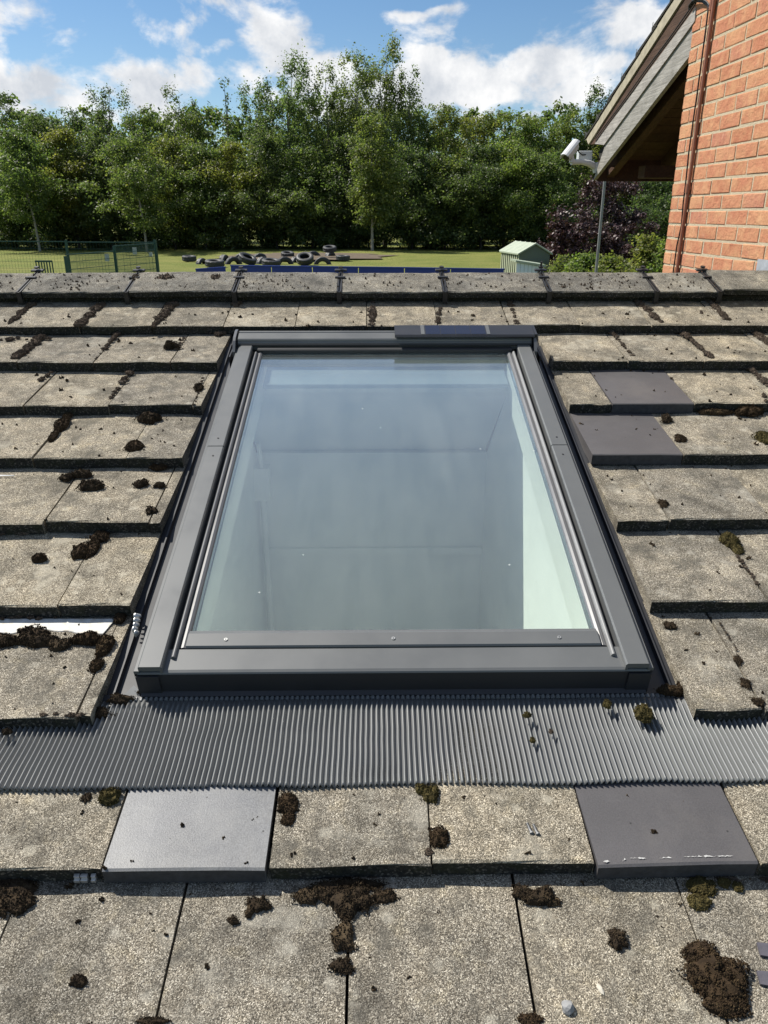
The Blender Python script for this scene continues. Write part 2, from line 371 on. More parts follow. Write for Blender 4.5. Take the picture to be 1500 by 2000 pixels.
M = dict(
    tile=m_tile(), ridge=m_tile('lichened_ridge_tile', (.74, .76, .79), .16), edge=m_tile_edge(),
    slab_glare=m_slab('smooth_grey_tile_glare', (.072, .074, .079), (.17, .173, .18), .48),  # specular glare on this tile is put in as a paler colour
    slab_dark=m_slab('smooth_dark_grey_tile', (.056, .053, .055), (.080, .076, .079), .55),
    slab_edge=m_simple('shaded_smooth_tile_edge', (.045, .045, .05), .8, .3, 60, .3),  # front face of the smooth tiles, its shade darkened into the colour
    chalk=m_simple('chalk_scuff', (.44, .435, .42), .9, .2, 80, .3),
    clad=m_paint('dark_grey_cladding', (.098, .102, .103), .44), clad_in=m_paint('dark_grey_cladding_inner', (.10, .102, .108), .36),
    black=m_paint('black_gasket', (.015, .016, .018), .6), dark_sheet=m_paint('dark_flashing_and_skirt_shade', (.017, .018, .022), .5),
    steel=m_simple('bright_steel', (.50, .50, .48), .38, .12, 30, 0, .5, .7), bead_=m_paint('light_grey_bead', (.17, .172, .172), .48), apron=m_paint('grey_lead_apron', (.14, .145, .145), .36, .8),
    pv=m_paint('solar_cell_blue', (.012, .016, .035), .15), unit=m_paint('black_motor_cover', (.022, .023, .027), .38),
    glass=m_glass(), plaster=m_simple('white_plaster', (.87, .87, .855), .85, .03, 6, .05), shade_bar=m_simple('grey_shade_bar', (.24, .27, .29), .5, .03, 8), lining=m_simple('white_lining', (.80, .80, .77), .5, .03, 8),
    pipe=m_simple('white_pipe', (.78, .78, .77), .4, .03, 9), deck=m_simple('dark_underlay', (.02, .02, .02), .9, .3, 10),
    moss=m_moss('brown_moss', (.020, .013, .008), (.048, .031, .017), (.088, .062, .032)),
    moss_dark=m_moss('dark_moss', (.018, .013, .009), (.046, .032, .019), (.085, .062, .036)),
    moss_olive=m_moss('olive_moss', (.030, .024, .009), (.078, .062, .022), (.12, .10, .04)),
    moss_grey=m_moss('grey_brown_moss', (.05, .036, .026), (.10, .075, .055), (.17, .14, .11)),
    brick=m_brick(), mortar=m_mortar(), bedding=m_simple('verge_mortar', (.37, .33, .25), .95, .25, 14, .6, .2),
    barge=m_wood('weathered_grey_timber', (.20, .19, .17), (.40, .38, .35)), dwood=m_wood('dark_brown_timber', (.055, .030, .020), (.10, .055, .035)),
    grey_trim=m_wood('grey_timber_trim', (.26, .24, .22), (.44, .41, .38)),
    ironpipe=m_simple('brown_conduit', (.30, .115, .065), .45, .12, 30, 0, .5), cable=m_simple('black_cable', (.012, .012, .013), .5, .2, 20),
    clip=m_simple('black_ridge_clip', (.018, .018, .019), .5, .3, 40), lead=m_simple('lead_flashing', (.33, .35, .38), .5, .2, 20, .4),
    white=m_simple('white_enamel', (.58, .59, .60), .35, .03, 8), grey_box=m_simple('grey_junction_box', (.52, .55, .57), .4, .06, 10),
    lens=m_simple('lens_black', (.008, .008, .010), .1, .1, 9), galv=m_simple('galvanised_pole', (.22, .22, .22), .5, .15, 12, 0, .5, .3),
    tyre=m_simple('tyre_rubber', (.022, .023, .025), .6, .3, 6, .5, .6), shed=m_paint('pale_green_steel', (.36, .39, .27), .5), shed_roof=m_paint('green_roof_steel', (.30, .34, .25), .5),
    shed_shaded=m_paint('shaded_green_steel', (.11, .13, .10), .5), panelw=m_paint('white_steel_sheet', (.62, .68, .72), .4),
    fence=m_paint('green_mesh_fence', (.012, .055, .042), .5), blue=m_paint('blue_hoarding', (.012, .035, .22), .5), board=m_simple('paper_notice', (.7, .72, .72), .7, .04, 20),
    grass=m_grass(), soil=m_simple('bare_soil', (.10, .075, .05), .95, .3, 3, .5), gravel=m_simple('stone', (.25, .25, .25), .8, .2, 60, .4),
    slate=m_simple('slate_chip', (.09, .085, .10), .6, .2, 40, .4), chip=m_simple('pale_chip', (.52, .48, .40), .85, .2, 60, .3),
    leaf_birch=m_leaf('birch_leaves', (.072, .098, .042), (.115, .145, .058), (.18, .20, .085)),
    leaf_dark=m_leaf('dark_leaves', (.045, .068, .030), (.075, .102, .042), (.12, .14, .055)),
    leaf_mid=m_leaf('mid_leaves', (.066, .093, .033), (.110, .138, .046), (.18, .19, .07)),
    leaf_light=m_leaf('light_leaves', (.080, .12, .036), (.13, .17, .048), (.20, .22, .07)),
    leaf_yellow=m_leaf('yellowing_leaves', (.090, .11, .032), (.14, .15, .044), (.20, .19, .06)),
    leaf_purple=m_leaf('purple_leaves', (.022, .009, .013), (.045, .018, .023), (.11, .06, .07), .2),
    bark=m_bark('grey_bark', (.03, .027, .022), (.07, .06, .05)), bark_pale=m_bark('pale_bark', (.20, .18, .15), (.36, .33, .28)),
    render=m_simple('brown_render', (.30, .2, .14), .9, .1, 3),
)

# ------------------------------------------------------------------ ground
def smooth(t): t = max(0, min(1, t)); return t*t*(3-2*t)
def ground_z(x, y): return -1.3*(1-smooth((y-9)/20)) + .06*math.sin(x*.21+y*.13)*smooth((y-25)/15)
m = MB()
xs = [-900, -300, -120] + [-70+4*i for i in range(36)] + [120, 300, 900]
ys = [-300, -60, -12, -4, 0, 4, 8] + [10+2.5*i for i in range(34)] + [100, 130, 200, 400, 1500]
m.add([(x, y, ground_z(x, y)) for y in ys for x in xs],
      [(j*len(xs)+i, j*len(xs)+i+1, (j+1)*len(xs)+i+1, (j+1)*len(xs)+i) for j in range(len(ys)-1) for i in range(len(xs)-1)], True)
tag(m.build('ground', M['grass']), kind='structure')

# ------------------------------------------------------------------ the tiled roof
GAUGE, TW, TSTEP, S0, J0 = .332, .294, .040, .706, .099
TILT = math.atan2(TSTEP, GAUGE)
XL, XR = -.603, .685                      # gutter edges beside the skylight
house = empty('tiled_roof', RF, 'weathered grey concrete tile roof around the skylight, moss along its joints', 'roof')
def tile_top(s):
    """height of the tile surface over the plane of the tile edges"""
    k = math.floor((s-S0)/GAUGE); return -TSTEP*((s-S0)/GAUGE-k)*(.3 if k >= 7 else 1)
def tile_mesh(w, L, t, seed, mats, rough=1.0):
    r = random.Random(seed); nx, ny = (4 if w > .12 else 1), 2
    m = MB(); c = .0035; vs = []; 
    cols = [-w/2]+[-w/2+w*i/nx for i in range(1, nx)]+[w/2]
    rows = [0.0, c*1.3, L*.5, L]
    for j, y in enumerate(rows):
        for i, x in enumerate(cols):
            z = r.uniform(-.0012, .0012)*rough
            yy = y + (r.uniform(-.0028, .0022)*rough if j < 2 else 0)
            xx = x + (r.uniform(-.0010, .0010)*rough if i in (0, nx) else 0)
            if j == 0: z -= c*.75
            if i in (0, nx): z -= .0012
            if j == 0 and i in (0, nx): yy += r.uniform(.0, .005)*rough
            vs.append((xx, yy, z))
    n = nx+1; nb = len(vs)
    fs = [(j*n+i, j*n+i+1, (j+1)*n+i+1, (j+1)*n+i) for j in range(1, 3) for i in range(nx)]
    m.cur = 0; m.add(vs, fs)
    m.add(vs, [(i, i+1, n+i+1, n+i) for i in range(nx)])
    low = [(v[0], v[1]+r.uniform(0, .003)*rough, -t+r.uniform(-.001, .001)) for v in vs[:n]]
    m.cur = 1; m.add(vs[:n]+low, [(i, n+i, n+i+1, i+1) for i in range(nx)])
    m.cur = 0
    for k in (0, nx):
        side = [vs[k], vs[n+k], vs[2*n+k], vs[3*n+k], (vs[3*n+k][0], L, -t), (vs[k][0], vs[k][1], -t)]
        m.add(side, [tuple(range(6))])
    return m.mesh('roof_tile', mats)
LT, TT = GAUGE+.07, .0365
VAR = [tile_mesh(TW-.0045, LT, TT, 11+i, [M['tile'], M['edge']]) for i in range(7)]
SLABS = {(0, -2): ('slab_glare', 'smooth grey replacement tile, pale with glare', .003), (0, 1): ('slab_dark', 'smooth dark grey replacement tile chalked along its edge', .003),
         (5, 2): ('slab_dark', 'smooth dark grey replacement tile', .001), (4, 2): ('slab_dark', 'smooth dark grey replacement tile beside the gutter', .002)}
TILES = []
for k in range(-3, 8):
    s = S0+GAUGE*k; off = J0 + (TW/2 if k % 2 else 0); w = TW
    if k == 7: off += .022; w = .3
    i0 = int(math.floor((-2.5-off)/w)); 
    for i in range(i0, 9):
        a, b = off+i*w, off+(i+1)*w
        if a > 2.06: continue
        spans = [(a, b)]
        if 1 <= k <= 6:
            spans = []
            if a < XL-.012: spans.append((a, min(b, XL)))
            if b > XR+.012: spans.append((max(a, XR), b))
        for (p, q) in spans:
            q = min(q, 2.10)
            key = (k, i); full = abs((q-p)-w) < .003
            if key in SLABS:
                mk, lb, dz = SLABS[key]
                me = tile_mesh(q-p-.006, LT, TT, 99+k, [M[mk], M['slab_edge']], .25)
            else:
                lb, dz = None, 0
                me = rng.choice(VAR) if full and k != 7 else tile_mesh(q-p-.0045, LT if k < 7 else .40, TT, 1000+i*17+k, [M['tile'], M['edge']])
            jx, js, jr = rng.uniform(-.0012, .0012), rng.uniform(-.005, .005), rng.uniform(-.004, .004)
            if key in SLABS: js = -.006 if k == 0 else js
            if key == (0, 1): jr = .014
            T = Matrix.Translation(((p+q)/2+jx, s+js, dz+rng.uniform(-.001, .0015))) @ Matrix.Rotation(jr, 4, 'Z') @ Matrix.Rotation(-TILT*(.3 if k == 7 else 1)+rng.uniform(-.004, .004), 4, 'X') @ Matrix.Rotation(rng.uniform(-.003, .003), 4, 'Y')
            o = inst('roof_tile', me, house, T)
            if lb: o['label'] = lb
# chalk streaks along the edge of the right-hand smooth tile
m = MB()
for (x0, y0, x1, y1) in [(1230, 1676, 1262, 1677), (1287, 1676, 1312, 1676), (1335, 1673, 1432, 1672), (1215, 1683, 1222, 1678), (1178, 1684, 1190, 1683)]:
    a = roof_at(x0, y0, .003); b = roof_at(x1, y1, .003); k = max(4, int((x1-x0)/3))
    top = []; bot = []
    for i in range(k+1):
        x = a[0]+(b[0]-a[0])*i/k; y = a[1]+(b[1]-a[1])*i/k; h = .0017*math.sin(math.pi*i/k)**.5*max(0.02, rng.uniform(-.5, 1.5))+.00015; y += rng.uniform(-.0008, .0008)
        z = tile_top(max(y, S0+.001))+.0044
        top.append((x, y+h, z)); bot.append((x, y-h*.6, z+.0002))
    m.add(bot+top, [(i, i+1, k+2+i, k+1+i) for i in range(k)])
m.build('chalk_mark', M['chalk'], house)
# underlay below the tiles, with the opening of the window
OX0, OX1, OS0, OS1 = -.50, .583, 1.16, 2.76
m = MB()
for b in ((-2.6, OX0, -.5, 3.52), (OX1, 2.10, -.5, 3.52), (OX0, OX1, -.5, OS0), (OX0, OX1, OS1, 3.52)): m.box(b[0], b[1], b[2], b[3], -.12, -.074)
m.build('underlay', M['deck'], house)
# ridge: angled tiles with a thick lower edge, black clip at every joint
RS0, RS1, RN = 3.285, 3.52, .045
RJ = [-2.03, -1.56, -1.091, -.617, -.154, .315, .778, 1.256, 1.537, 2.06]
def ridge_mesh(a, b, seed, lift=0, mats=None):
    r = random.Random(seed); m = MB(); n = 7; t = .027
    vs = []
    prof = [(RS0, RN-t), (RS0, RN-.005), (RS0+.004, RN), (RS0+.13, RN+.003), (RS1-.02, RN+.004), (RS1, RN), (RS1+.03, RN-.018), (RS1+.26, RN-.155)]
    for i in range(n+1):
        x = a+(b-a)*i/n
        for j, (s, z) in enumerate(prof):
            vs.append((x-(a+b)/2, s+(r.uniform(-.002, .002) if j < 3 else 0), z+r.uniform(-.0014, .0014)))
    q = len(prof)
    m.cur = 0; m.add(vs, [(i*q+j, i*q+j+1, (i+1)*q+j+1, (i+1)*q+j) for i in range(n) for j in range(1, q-1)])
    m.cur = 1; m.add(vs, [(i*q, i*q+1, (i+1)*q+1, (i+1)*q) for i in range(n)])
    m.cur = 0
    for i in (0, n):
        e = [vs[i*q+j] for j in range(q)]; l = [(v[0], v[1], v[2]-t*.9) for v in e]
        m.add(e+l, [(j, j+1, q+j+1, q+j) for j in range(q-1)])
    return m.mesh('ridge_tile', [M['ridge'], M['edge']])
for i in range(len(RJ)-1):
    a, b = RJ[i]+.012, RJ[i+1]-.012
    o = inst('ridge_tile', ridge_mesh(a, b, i), house, Matrix.Translation(((a+b)/2, 0, [.0, .002, .006, .003, 0, .001, .002, 0, .010][i])) @ Matrix.Rotation([0, .002, -.003, .004, 0, -.001, .003, .002, .010][i], 4, 'Y'))
mb = MB(); mb.box(-2.6, 2.06, RS0+.03, RS1, -.05, RN-.030); mb.build('ridge_bedding', M['edge'], house)
for i, x in enumerate(RJ[1:-1]):
    sk = -.03 if x < 0 else .03; sk = max(-.034, min(.034, x*.02))
    m = MB()
    m.box(x-.011, x+.011, RS0-.004, RS1+.02, RN-.034, RN-.002)
    m.box(x-.010, x-.004, RS0-.006, RS1+.01, RN-.03, RN+.006); m.box(x+.004, x+.010, RS0-.006, RS1+.01, RN-.03, RN+.006)
    m.box(x-.010, x+.010, RS0-.009, RS0-.003, RN-.05, RN+.004)
    cl = m.build('ridge_clip', M['clip'], house)
    m = MB(); m.bbox(x-.024, x+.024, RS0+.148, RS0+.164, RN+.007, RN+.013, .002)
    m.bbox(x-.028, x+.028, RS1-.002, RS1+.02, RN+.007, RN+.014, .002); m.build('clamp_plate', M['clip'], cl)
    m = MB(); m.tube([(x, RS1+.008, RN+.02), (x, RS1+.008, RN+.024+(.026 if i == 5 else 0))], .0045, 6); m.tube([(x, RS1+.008, RN+.021), (x, RS1+.008, RN+.028)], .011, 6)
    m.build('bolt', M['clip'], cl)
# back slope and the walls that carry the roof
m = MB(); apex = RF @ Vector((0, RS1+.06, -.03)); inv = RF.inverted()
def L(p): return inv @ Vector(p)
vs = [L((-2.6, apex.y, apex.z)), L((2.1, apex.y, apex.z)), L((2.1, apex.y+3.2, apex.z-3.2*math.tan(SLOPE))), L((-2.6, apex.y+3.2, apex.z-3.2*math.tan(SLOPE)))]
lo = [v-Vector((0, 0, .06)) for v in vs]
m.add(vs+lo, [(0, 1, 2, 3), (7, 6, 5, 4), (0, 4, 5, 1), (1, 5, 6, 2), (2, 6, 7, 3), (3, 7, 4, 0)]); m.build('back_slope', M['edge'], house)
def wbox(m, x0, x1, y0, y1, z0, z1):
    q = [L((x, y, z)) for z in (z0, z1) for (x, y) in ((x0, y0), (x1, y0), (x1, y1), (x0, y1))]
    m.add(q, [(0, 3, 2, 1), (4, 5, 6, 7), (0, 1, 5, 4), (1, 2, 6, 5), (2, 3, 7, 6), (3, 0, 4, 7)])
m = MB()
wbox(m, -2.5, 2.05, .06, .16, -1.4, 1.17); wbox(m, -2.5, 2.05, apex.y+2.9, apex.y+3.0, -1.4, 1.3)
wbox(m, -2.5, -2.4, .18, apex.y+2.88, -1.4, 1.15); m.build('house_wall', M['render'], house)

# ------------------------------------------------------------------ the skylight
sk = empty('skylight', RF @ Matrix.Translation((.0415, 1.13, 0)), 'large dark grey framed skylight with solar motor bar, set in the tiled roof', 'skylight')
CX, SB = .0415, 1.13
def sbuild(m, name, mat, parent=None):
    """geometry is written in roof coordinates; shift it to the skylight's base"""
    m.v = [(v[0]-CX, v[1]-SB, v[2]) for v in m.v]
    return m.build(name, mat, parent or sk)
HW = .5715
for sg in (-1, 1):
    def X(d): return CX+sg*(HW-d)           # d: distance inwards from the outer edge
    def pr(m, prof, a, b):                  # profile of (d, n) swept up the slope
        m.prism([(X(d), n) for d, n in prof], 'y', a, b)
    # outer upstand with folded lip
    m = MB(); pr(m, [(.0004, -.055), (.0004, .0275), (.006, .0275), (.006, -.055)], 1.128, 2.80); sbuild(m, 'side_upstand', M['dark_sheet'])
    m = MB(); pr(m, [(0, .028), (0, .034), (.0015, .0365), (.0125, .0365), (.0125, .028)], 1.128, 2.80); sbuild(m, 'side_lip', M['clad'])
    for (a, b) in ((1.128, 2.0175), (2.0215, 2.738)):
        m = MB(); pr(m, [(.0115, .037), (.0115, .047), (.0145, .050), (.060, .050), (.0635, .046), (.0635, .012), (.058, .012), (.058, .037)], a, b)
        c = sbuild(m, 'side_cover', M['clad'])
        for s_ in ((2.035,) if a > 2 else (1.995,)):
            q = MB(); q.tube([(X(.038), s_+(.03 if a > 2 else -.03), .0495), (X(.038), s_+(.03 if a > 2 else -.03), .0515)], .003, 8); sbuild(q, 'screw', M['black'], c)
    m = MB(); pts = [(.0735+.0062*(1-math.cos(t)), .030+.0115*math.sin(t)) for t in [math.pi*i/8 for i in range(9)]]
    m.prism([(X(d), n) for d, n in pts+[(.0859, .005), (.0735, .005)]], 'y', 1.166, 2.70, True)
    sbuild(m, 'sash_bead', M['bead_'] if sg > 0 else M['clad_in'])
    m = MB(); pr(m, [(.0635, .0), (.0635, .018), (.0715, .018), (.0715, .0)], 1.14, 2.72); sbuild(m, 'gasket', M['black'])
    m = MB(); pr(m, [(.0875, .0), (.0875, .031), (.095, .033), (.1005, .030), (.1035, .0255), (.1035, .0)], 1.20, 2.715); sbuild(m, 'sash_stile', M['clad_in'])
    # folded gutter beside the frame
    e = XL if sg < 0 else XR
    g = [(X(-.0005), -.050), (e+sg*.03, -.050), (e+sg*.03, -.046), (e+sg*.004, -.046), (e-sg*.012, -.046), (e-sg*.015, -.034), (e-sg*.019, -.034), (e-sg*.022, -.046), (X(-.0005), -.046)]
    m = MB(); m.prism(g, 'y', 1.09, 2.93); sbuild(m, 'gutter_flashing', M['dark_sheet'])
    # white timber lining inside the glass
    m = MB(); pr(m, [(.092, -.11), (.092, -.002), (.104, -.002), (.104, -.11)], 1.22, 2.72); sbuild(m, 'lining', M['lining'])
# bottom cover, its front face and the sash rail
x0, x1 = CX-HW+.0015, CX+HW-.0015
m = MB(); m.prism([(1.1935, .0335), (1.135, .0325), (1.129, .030), (1.1265, .027), (1.130, .020), (1.1935, .018)], 'x', x0+.006, x1-.006)
sbuild(m, 'bottom_cover', M['clad'])
m = MB(); m.prism([(1.1270, .0265), (1.1235, -.026), (1.1135, -.031), (1.1135, -.034), (1.1285, -.033), (1.1295, .0195)], 'x', x0+.006, x1-.006); sbuild(m, 'front_skirt', M['dark_sheet'])  # same coated metal as the cover; its shade is put into the colour
for sg in (-1, 1):
    m = MB(); xa = CX+sg*(HW-.0035); m.prism([(1.1245, -.040), (1.1245, .024), (1.122, .024), (1.1205, -.012), (1.120, -.040)], 'x', xa-sg*.05, xa); sbuild(m, 'corner_cap', M['dark_sheet'])
m = MB(); a, b = CX-HW+.1015, CX+HW-.1015
m.prism([(1.196, .020), (1.196, .036), (1.199, .0395), (1.236, .0405), (1.240, .0385), (1.247, .037), (1.2485, .034), (1.2485, .020)], 'x', a, b)
rail = sbuild(m, 'sash_rail', M['clad'])
for px in (442, 768, 1092):
    xx = roof_at(px, 1245, .04)[0]; m = MB(); m.tube([(xx, 1.2165, .0402), (xx, 1.2165, .0420)], .0042, 10); sc = sbuild(m, 'screw', M['steel'], rail)
    m = MB(); m.tube([(xx, 1.2165, .0421), (xx, 1.2165, .0424)], .0018, 6); sbuild(m, 'screw_socket', M['black'], rail)
# glass
gx0, gx1, gs0, gs1 = CX-HW+.1036, CX+HW-.1036, 1.2486, 2.712
m = MB(); m.box(gx0, gx1, gs0, gs1, .010, .026); sbuild(m, 'glass_pane', M['glass'])
for b_ in ((gx0+.001, gx1-.001, 2.690, 2.7115, -.006, .0085), (gx0-.006, gx1+.006, 1.222, 1.2475, -.1, .008), (gx0-.006, gx1+.006, 2.714, 2.726, -.1, .008)):
    m = MB(); m.box(*b_); sbuild(m, 'lining', M['lining'])
s_a, s_b = roof_at(750, 754, -.02)[1], roof_at(750, 716, -.02)[1]
m = MB(); m.box(gx0+.014, gx1-.014, s_a+.016, s_b, -.026, -.020); fl = sbuild(m, 'shade_plate', M['shade_bar'])  # added plate under the glass; shifts the sun patch's edge in the shaft
m = MB(); m.bbox(gx0+.014, gx1-.014, s_a, s_a+.0145, -.030, -.014, .003); sbuild(m, 'reflection_bar', M['shade_bar'], fl)  # added bar standing in for the hood's reflection in the glass
# top: dark sash rail, rounded hood with end caps, solar unit
m = MB(); m.prism([(2.7125, .012), (2.7125, .040), (2.717, .043), (2.735, .043), (2.735, .012)], 'x', gx0-.02, gx1+.02); sbuild(m, 'top_rail', M['black'])
m = MB(); m.prism([(2.739, .030), (2.739, .052), (2.7405, .057), (2.746, .061), (2.7475, .066), (2.752, .070), (2.79, .0755), (2.797, .0735), (2.800, .0765), (2.806, .0775), (2.817, .073), (2.824, .060), (2.826, -.045), (2.80, -.045), (2.80, .03)], 'x', x0+.005, x1-.005)
hood = sbuild(m, 'top_hood', M['clad'])
m = MB(); m.prism([(2.7385, .044), (2.7345, .046), (2.7345, .0515), (2.7385, .0555)], 'x', x0+.006, x1-.006); sbuild(m, 'hood_drip', M['black'], hood)
for sg in (-1, 1):
    m = MB(); xa = CX+sg*(HW+.0005); m.prism([(2.700, .012), (2.700, .040), (2.735, .070), (2.75, .0765), (2.80, .081), (2.822, .077), (2.831, .062), (2.831, -.045), (2.76, -.045)], 'x', xa, xa+sg*.010); sbuild(m, 'end_cap', M['clad_in'])
    m = MB(); m.prism([(2.7, -.04), (2.7, .02), (2.93, .0), (2.93, -.04)], 'x', xa+sg*.022, xa+sg*.026); sbuild(m, 'flashing_fin', M['dark_sheet'])
m = MB(); m.box(XL+.0, XR-.0, 2.832, 3.1, -.058, -.0505); sbuild(m, 'top_flashing', M['dark_sheet'])
ux0, ux1 = .079, .616
m = MB(); m.prism([(2.742, .0775), (2.742, .0815), (2.749, .087), (2.828, .0905), (2.835, .087), (2.836, .0785), (2.80, .0785)], 'x', ux0, ux1); unit = sbuild(m, 'solar_unit', M['unit'])
def utop(s): return .087+(s-2.749)/.079*.0035
def plate(m, a, b, s0_, s1_, h):
    m.add([(a, s0_, utop(s0_)+.0003), (b, s0_, utop(s0_)+.0003), (b, s1_, utop(s1_)+.0003), (a, s1_, utop(s1_)+.0003), (a, s0_, utop(s0_)+h), (b, s0_, utop(s0_)+h), (b, s1_, utop(s1_)+h), (a, s1_, utop(s1_)+h)],
          [(4, 5, 6, 7), (0, 1, 5, 4), (1, 2, 6, 5), (2, 3, 7, 6), (3, 0, 4, 7)])
k0, k1 = .197, .43
for (a, b) in ((k0-.017, k0-.003), (k1+.003, k1+.016)):
    m = MB(); plate(m, a, b, 2.751, 2.826, .0012); sbuild(m, 'panel_bracket', M['clad'], unit)
for i in range(4):
    m = MB(); a = k0+(k1-k0)*i/4; plate(m, a+.0012, a+(k1-k0)/4-.0012, 2.752, 2.825, .0009); sbuild(m, 'solar_cell', M['pv'], unit)
m = MB(); m.box(ux1+.001, ux1+.010, 2.746, 2.832, .078, .089); sbuild(m, 'unit_end', M['unit'], unit)
# corrugated lead apron below the frame
PIT = .0112
def apron_n(x, s):
    t = (s-.872)/(1.115-.872)
    drape = .0075+.004*mnoise.noise(Vector((x*3, s*5, 1)))*(1-t)
    h = tile_top(min(max(s, S0+.002), S0+GAUGE-.004))+drape
    if s > 1.03: h = tile_top(1.03)+drape-.004*(s-1.03)/.085
    return h
m = MB(); ax0, ax1 = -1.02, 1.10; nx = int((ax1-ax0)/PIT)*8; ss = [0, .03, .1, .22, .36, .5, .64, .76, .86, .93, 1.0]
vs = []
for i in range(nx+1):
    x = ax0+i*PIT/8
    lo = .8775+.0065*mnoise.noise(Vector((x*4, 0, 0)))+.0018*mnoise.noise(Vector((x*17, 3, 0)))-(.004 if x < -.33 else 0)
    hi = 1.104+.0012*mnoise.noise(Vector((x*9, 5, 0)))
    for q in ss:
        s = lo+(hi-lo)*q; amp = .0054*(1 if q < .95 else .15)
        wob = .0022*mnoise.noise(Vector((x*6, s*14, 2)))
        vs.append((x+wob+.004*(1-q)*mnoise.noise(Vector((x*1.5, 7, 0))), s, apron_n(x, s)+amp*math.sin(2*math.pi*i/8)+(.0018*mnoise.noise(Vector((x*11, s*9, 4)))+.003*mnoise.noise(Vector((x*2.7, s*6, 8))))))
k = len(ss); m.add(vs, [(i*k+j, (i+1)*k+j, (i+1)*k+j+1, i*k+j+1) for i in range(nx) for j in range(k-1)], True)
ap = sbuild(m, 'corrugated_apron', M['apron'])
so_ = ap.modifiers.new('thick', 'SOLIDIFY'); so_.thickness = .0012; so_.offset = -1
m = MB(); m.box(XL-.35, XR+.35, 1.1045, 1.124, -.041, -.0365); sbuild(m, 'apron_strip', M['dark_sheet'])
for i in range(int(1.28/PIT)):           # pleats folded into the strip above the ribs
    if i % 1 == 0:
        pass
m = MB()
for i in range(int(1.26/PIT)):
    x = XL+.02+i*PIT; m.prism([(x, -.0364), (x+.0035, -.0325), (x+.0072, -.0325), (x+.0095, -.0364)], 'y', 1.1045, 1.1135)
sbuild(m, 'apron_pleats', M['apron'])
# crumpled bright foil showing in the left gutter
m = MB()
for i, (px, py) in enumerate([(267, 1203), (266, 1212), (265, 1221), (263, 1229), (266, 1236)]):
    a = roof_at(px, py, -.02); w = .011-.001*i
    m.add([(a[0]-w*.7, a[1]-.004, -.022), (a[0]+w, a[1]+.001, -.024), (a[0]+w*.8, a[1]+.006, -.020), (a[0]-w*.6, a[1]+.003, -.014), (a[0], a[1], -.010), (a[0]-w*.2, a[1]-.006, -.03), (a[0]+w*.4, a[1]+.008, -.03)],
          [(0, 1, 4), (1, 2, 4), (2, 3, 4), (3, 0, 4), (0, 5, 1), (2, 6, 3)], True)
sbuild(m, 'crumpled_foil', M['steel'])
m = MB(); a = roof_at(255, 1330, -.03); m.add([(a[0]-.03, 1.092, -.044), (a[0]+.035, 1.092, -.040), (a[0]+.045, 1.118, -.036), (a[0]+.010, 1.145, -.030), (a[0]-.014, 1.118, -.041)], [(0, 1, 2, 3, 4)]); sbuild(m, 'flashing_tab', M['apron'])

# light shaft below the glass: white walls, floor, boxed pipe in the corner
sh = empty('light_shaft', Matrix.Translation(RF @ Vector((.0, 1.2, -.12))), 'white plastered light shaft seen through the skylight glass', 'shaft')
ib = sh.matrix_world.inverted()
def shb(m, name, mat, par=None):
    m.v = [tuple(ib @ Vector(v)) for v in m.v]; return m.build(name, mat, par or sh)
def roofz(y, n=0): 
    """world height of the roof plane (offset n along its normal) at world y"""
    P = RO+NR*n; return P.z+(y-P.y)*math.tan(SLOPE)
SXL, SXR = -.575, .548
YN = (RF @ Vector((0, 1.19, -.115))).y; YT = (RF @ Vector((0, 2.74, -.115))).y; YF = EYE.y+3.60
ZF = EYE.z-2.75; ZC = EYE.z-1.08
def quad(m, *p): m.add(p, [tuple(range(len(p)))])
def sidewall(x, t):
    m = MB(); pts = [(YN, roofz(YN, -.1)), (YT, roofz(YT, -.1)), (YF, ZC), (YF, ZF), (YN-.6, ZF), (YN-.6, roofz(YN, -.1)-.5)]
    m.prism(pts, 'x', x, x+t); shb(m, 'shaft_wall', M['plaster'])
sidewall(SXL, -.05); sidewall(SXR, .05)
m = MB(); m.box(SXL, SXR, YF, YF+.05, ZF, ZC); shb(m, 'shaft_wall', M['plaster'])
m = MB(); zl = EYE.z-1.60; m.bbox(SXL+.002, SXR-.002, YF-.018, YF-.0005, zl-.02, zl+.02, .004); shb(m, 'cover_strip', M['plaster'])
m = MB(); m.prism([(YT-.01, roofz(YT, -.1)), (YF+.05, ZC), (YF+.05, ZC+.05), (YT-.01, roofz(YT, -.1)+.03)], 'x', SXL, SXR); shb(m, 'shaft_soffit', M['plaster'])
m = MB(); m.prism([(YN-.6, ZF), (YN-.6, roofz(YN, -.1)-.5), (YN, roofz(YN, -.1)), (YN-.02, roofz(YN, -.1)+.02), (YN-.64, roofz(YN, -.1)-.5), (YN-.64, ZF)], 'x', SXL, SXR); shb(m, 'shaft_wall', M['plaster'])
m = MB(); m.box(SXL, SXR, YN-.6, YF, ZF-.04, ZF); shb(m, 'shaft_floor', M['plaster'])
xp = SXL+.035; yp = YF-.10
m = MB(); m.tube([(xp, yp, ZF), (xp, yp, EYE.z-1.28)], .016, 10); m.box(xp-.035, xp+.035, yp-.03, yp+.05, EYE.z-1.28, EYE.z-1.12); m.tube([(xp, yp, EYE.z-1.12), (xp-.01, yp, EYE.z-1.0)], .010, 8)
shb(m, 'pipe', M['pipe'])

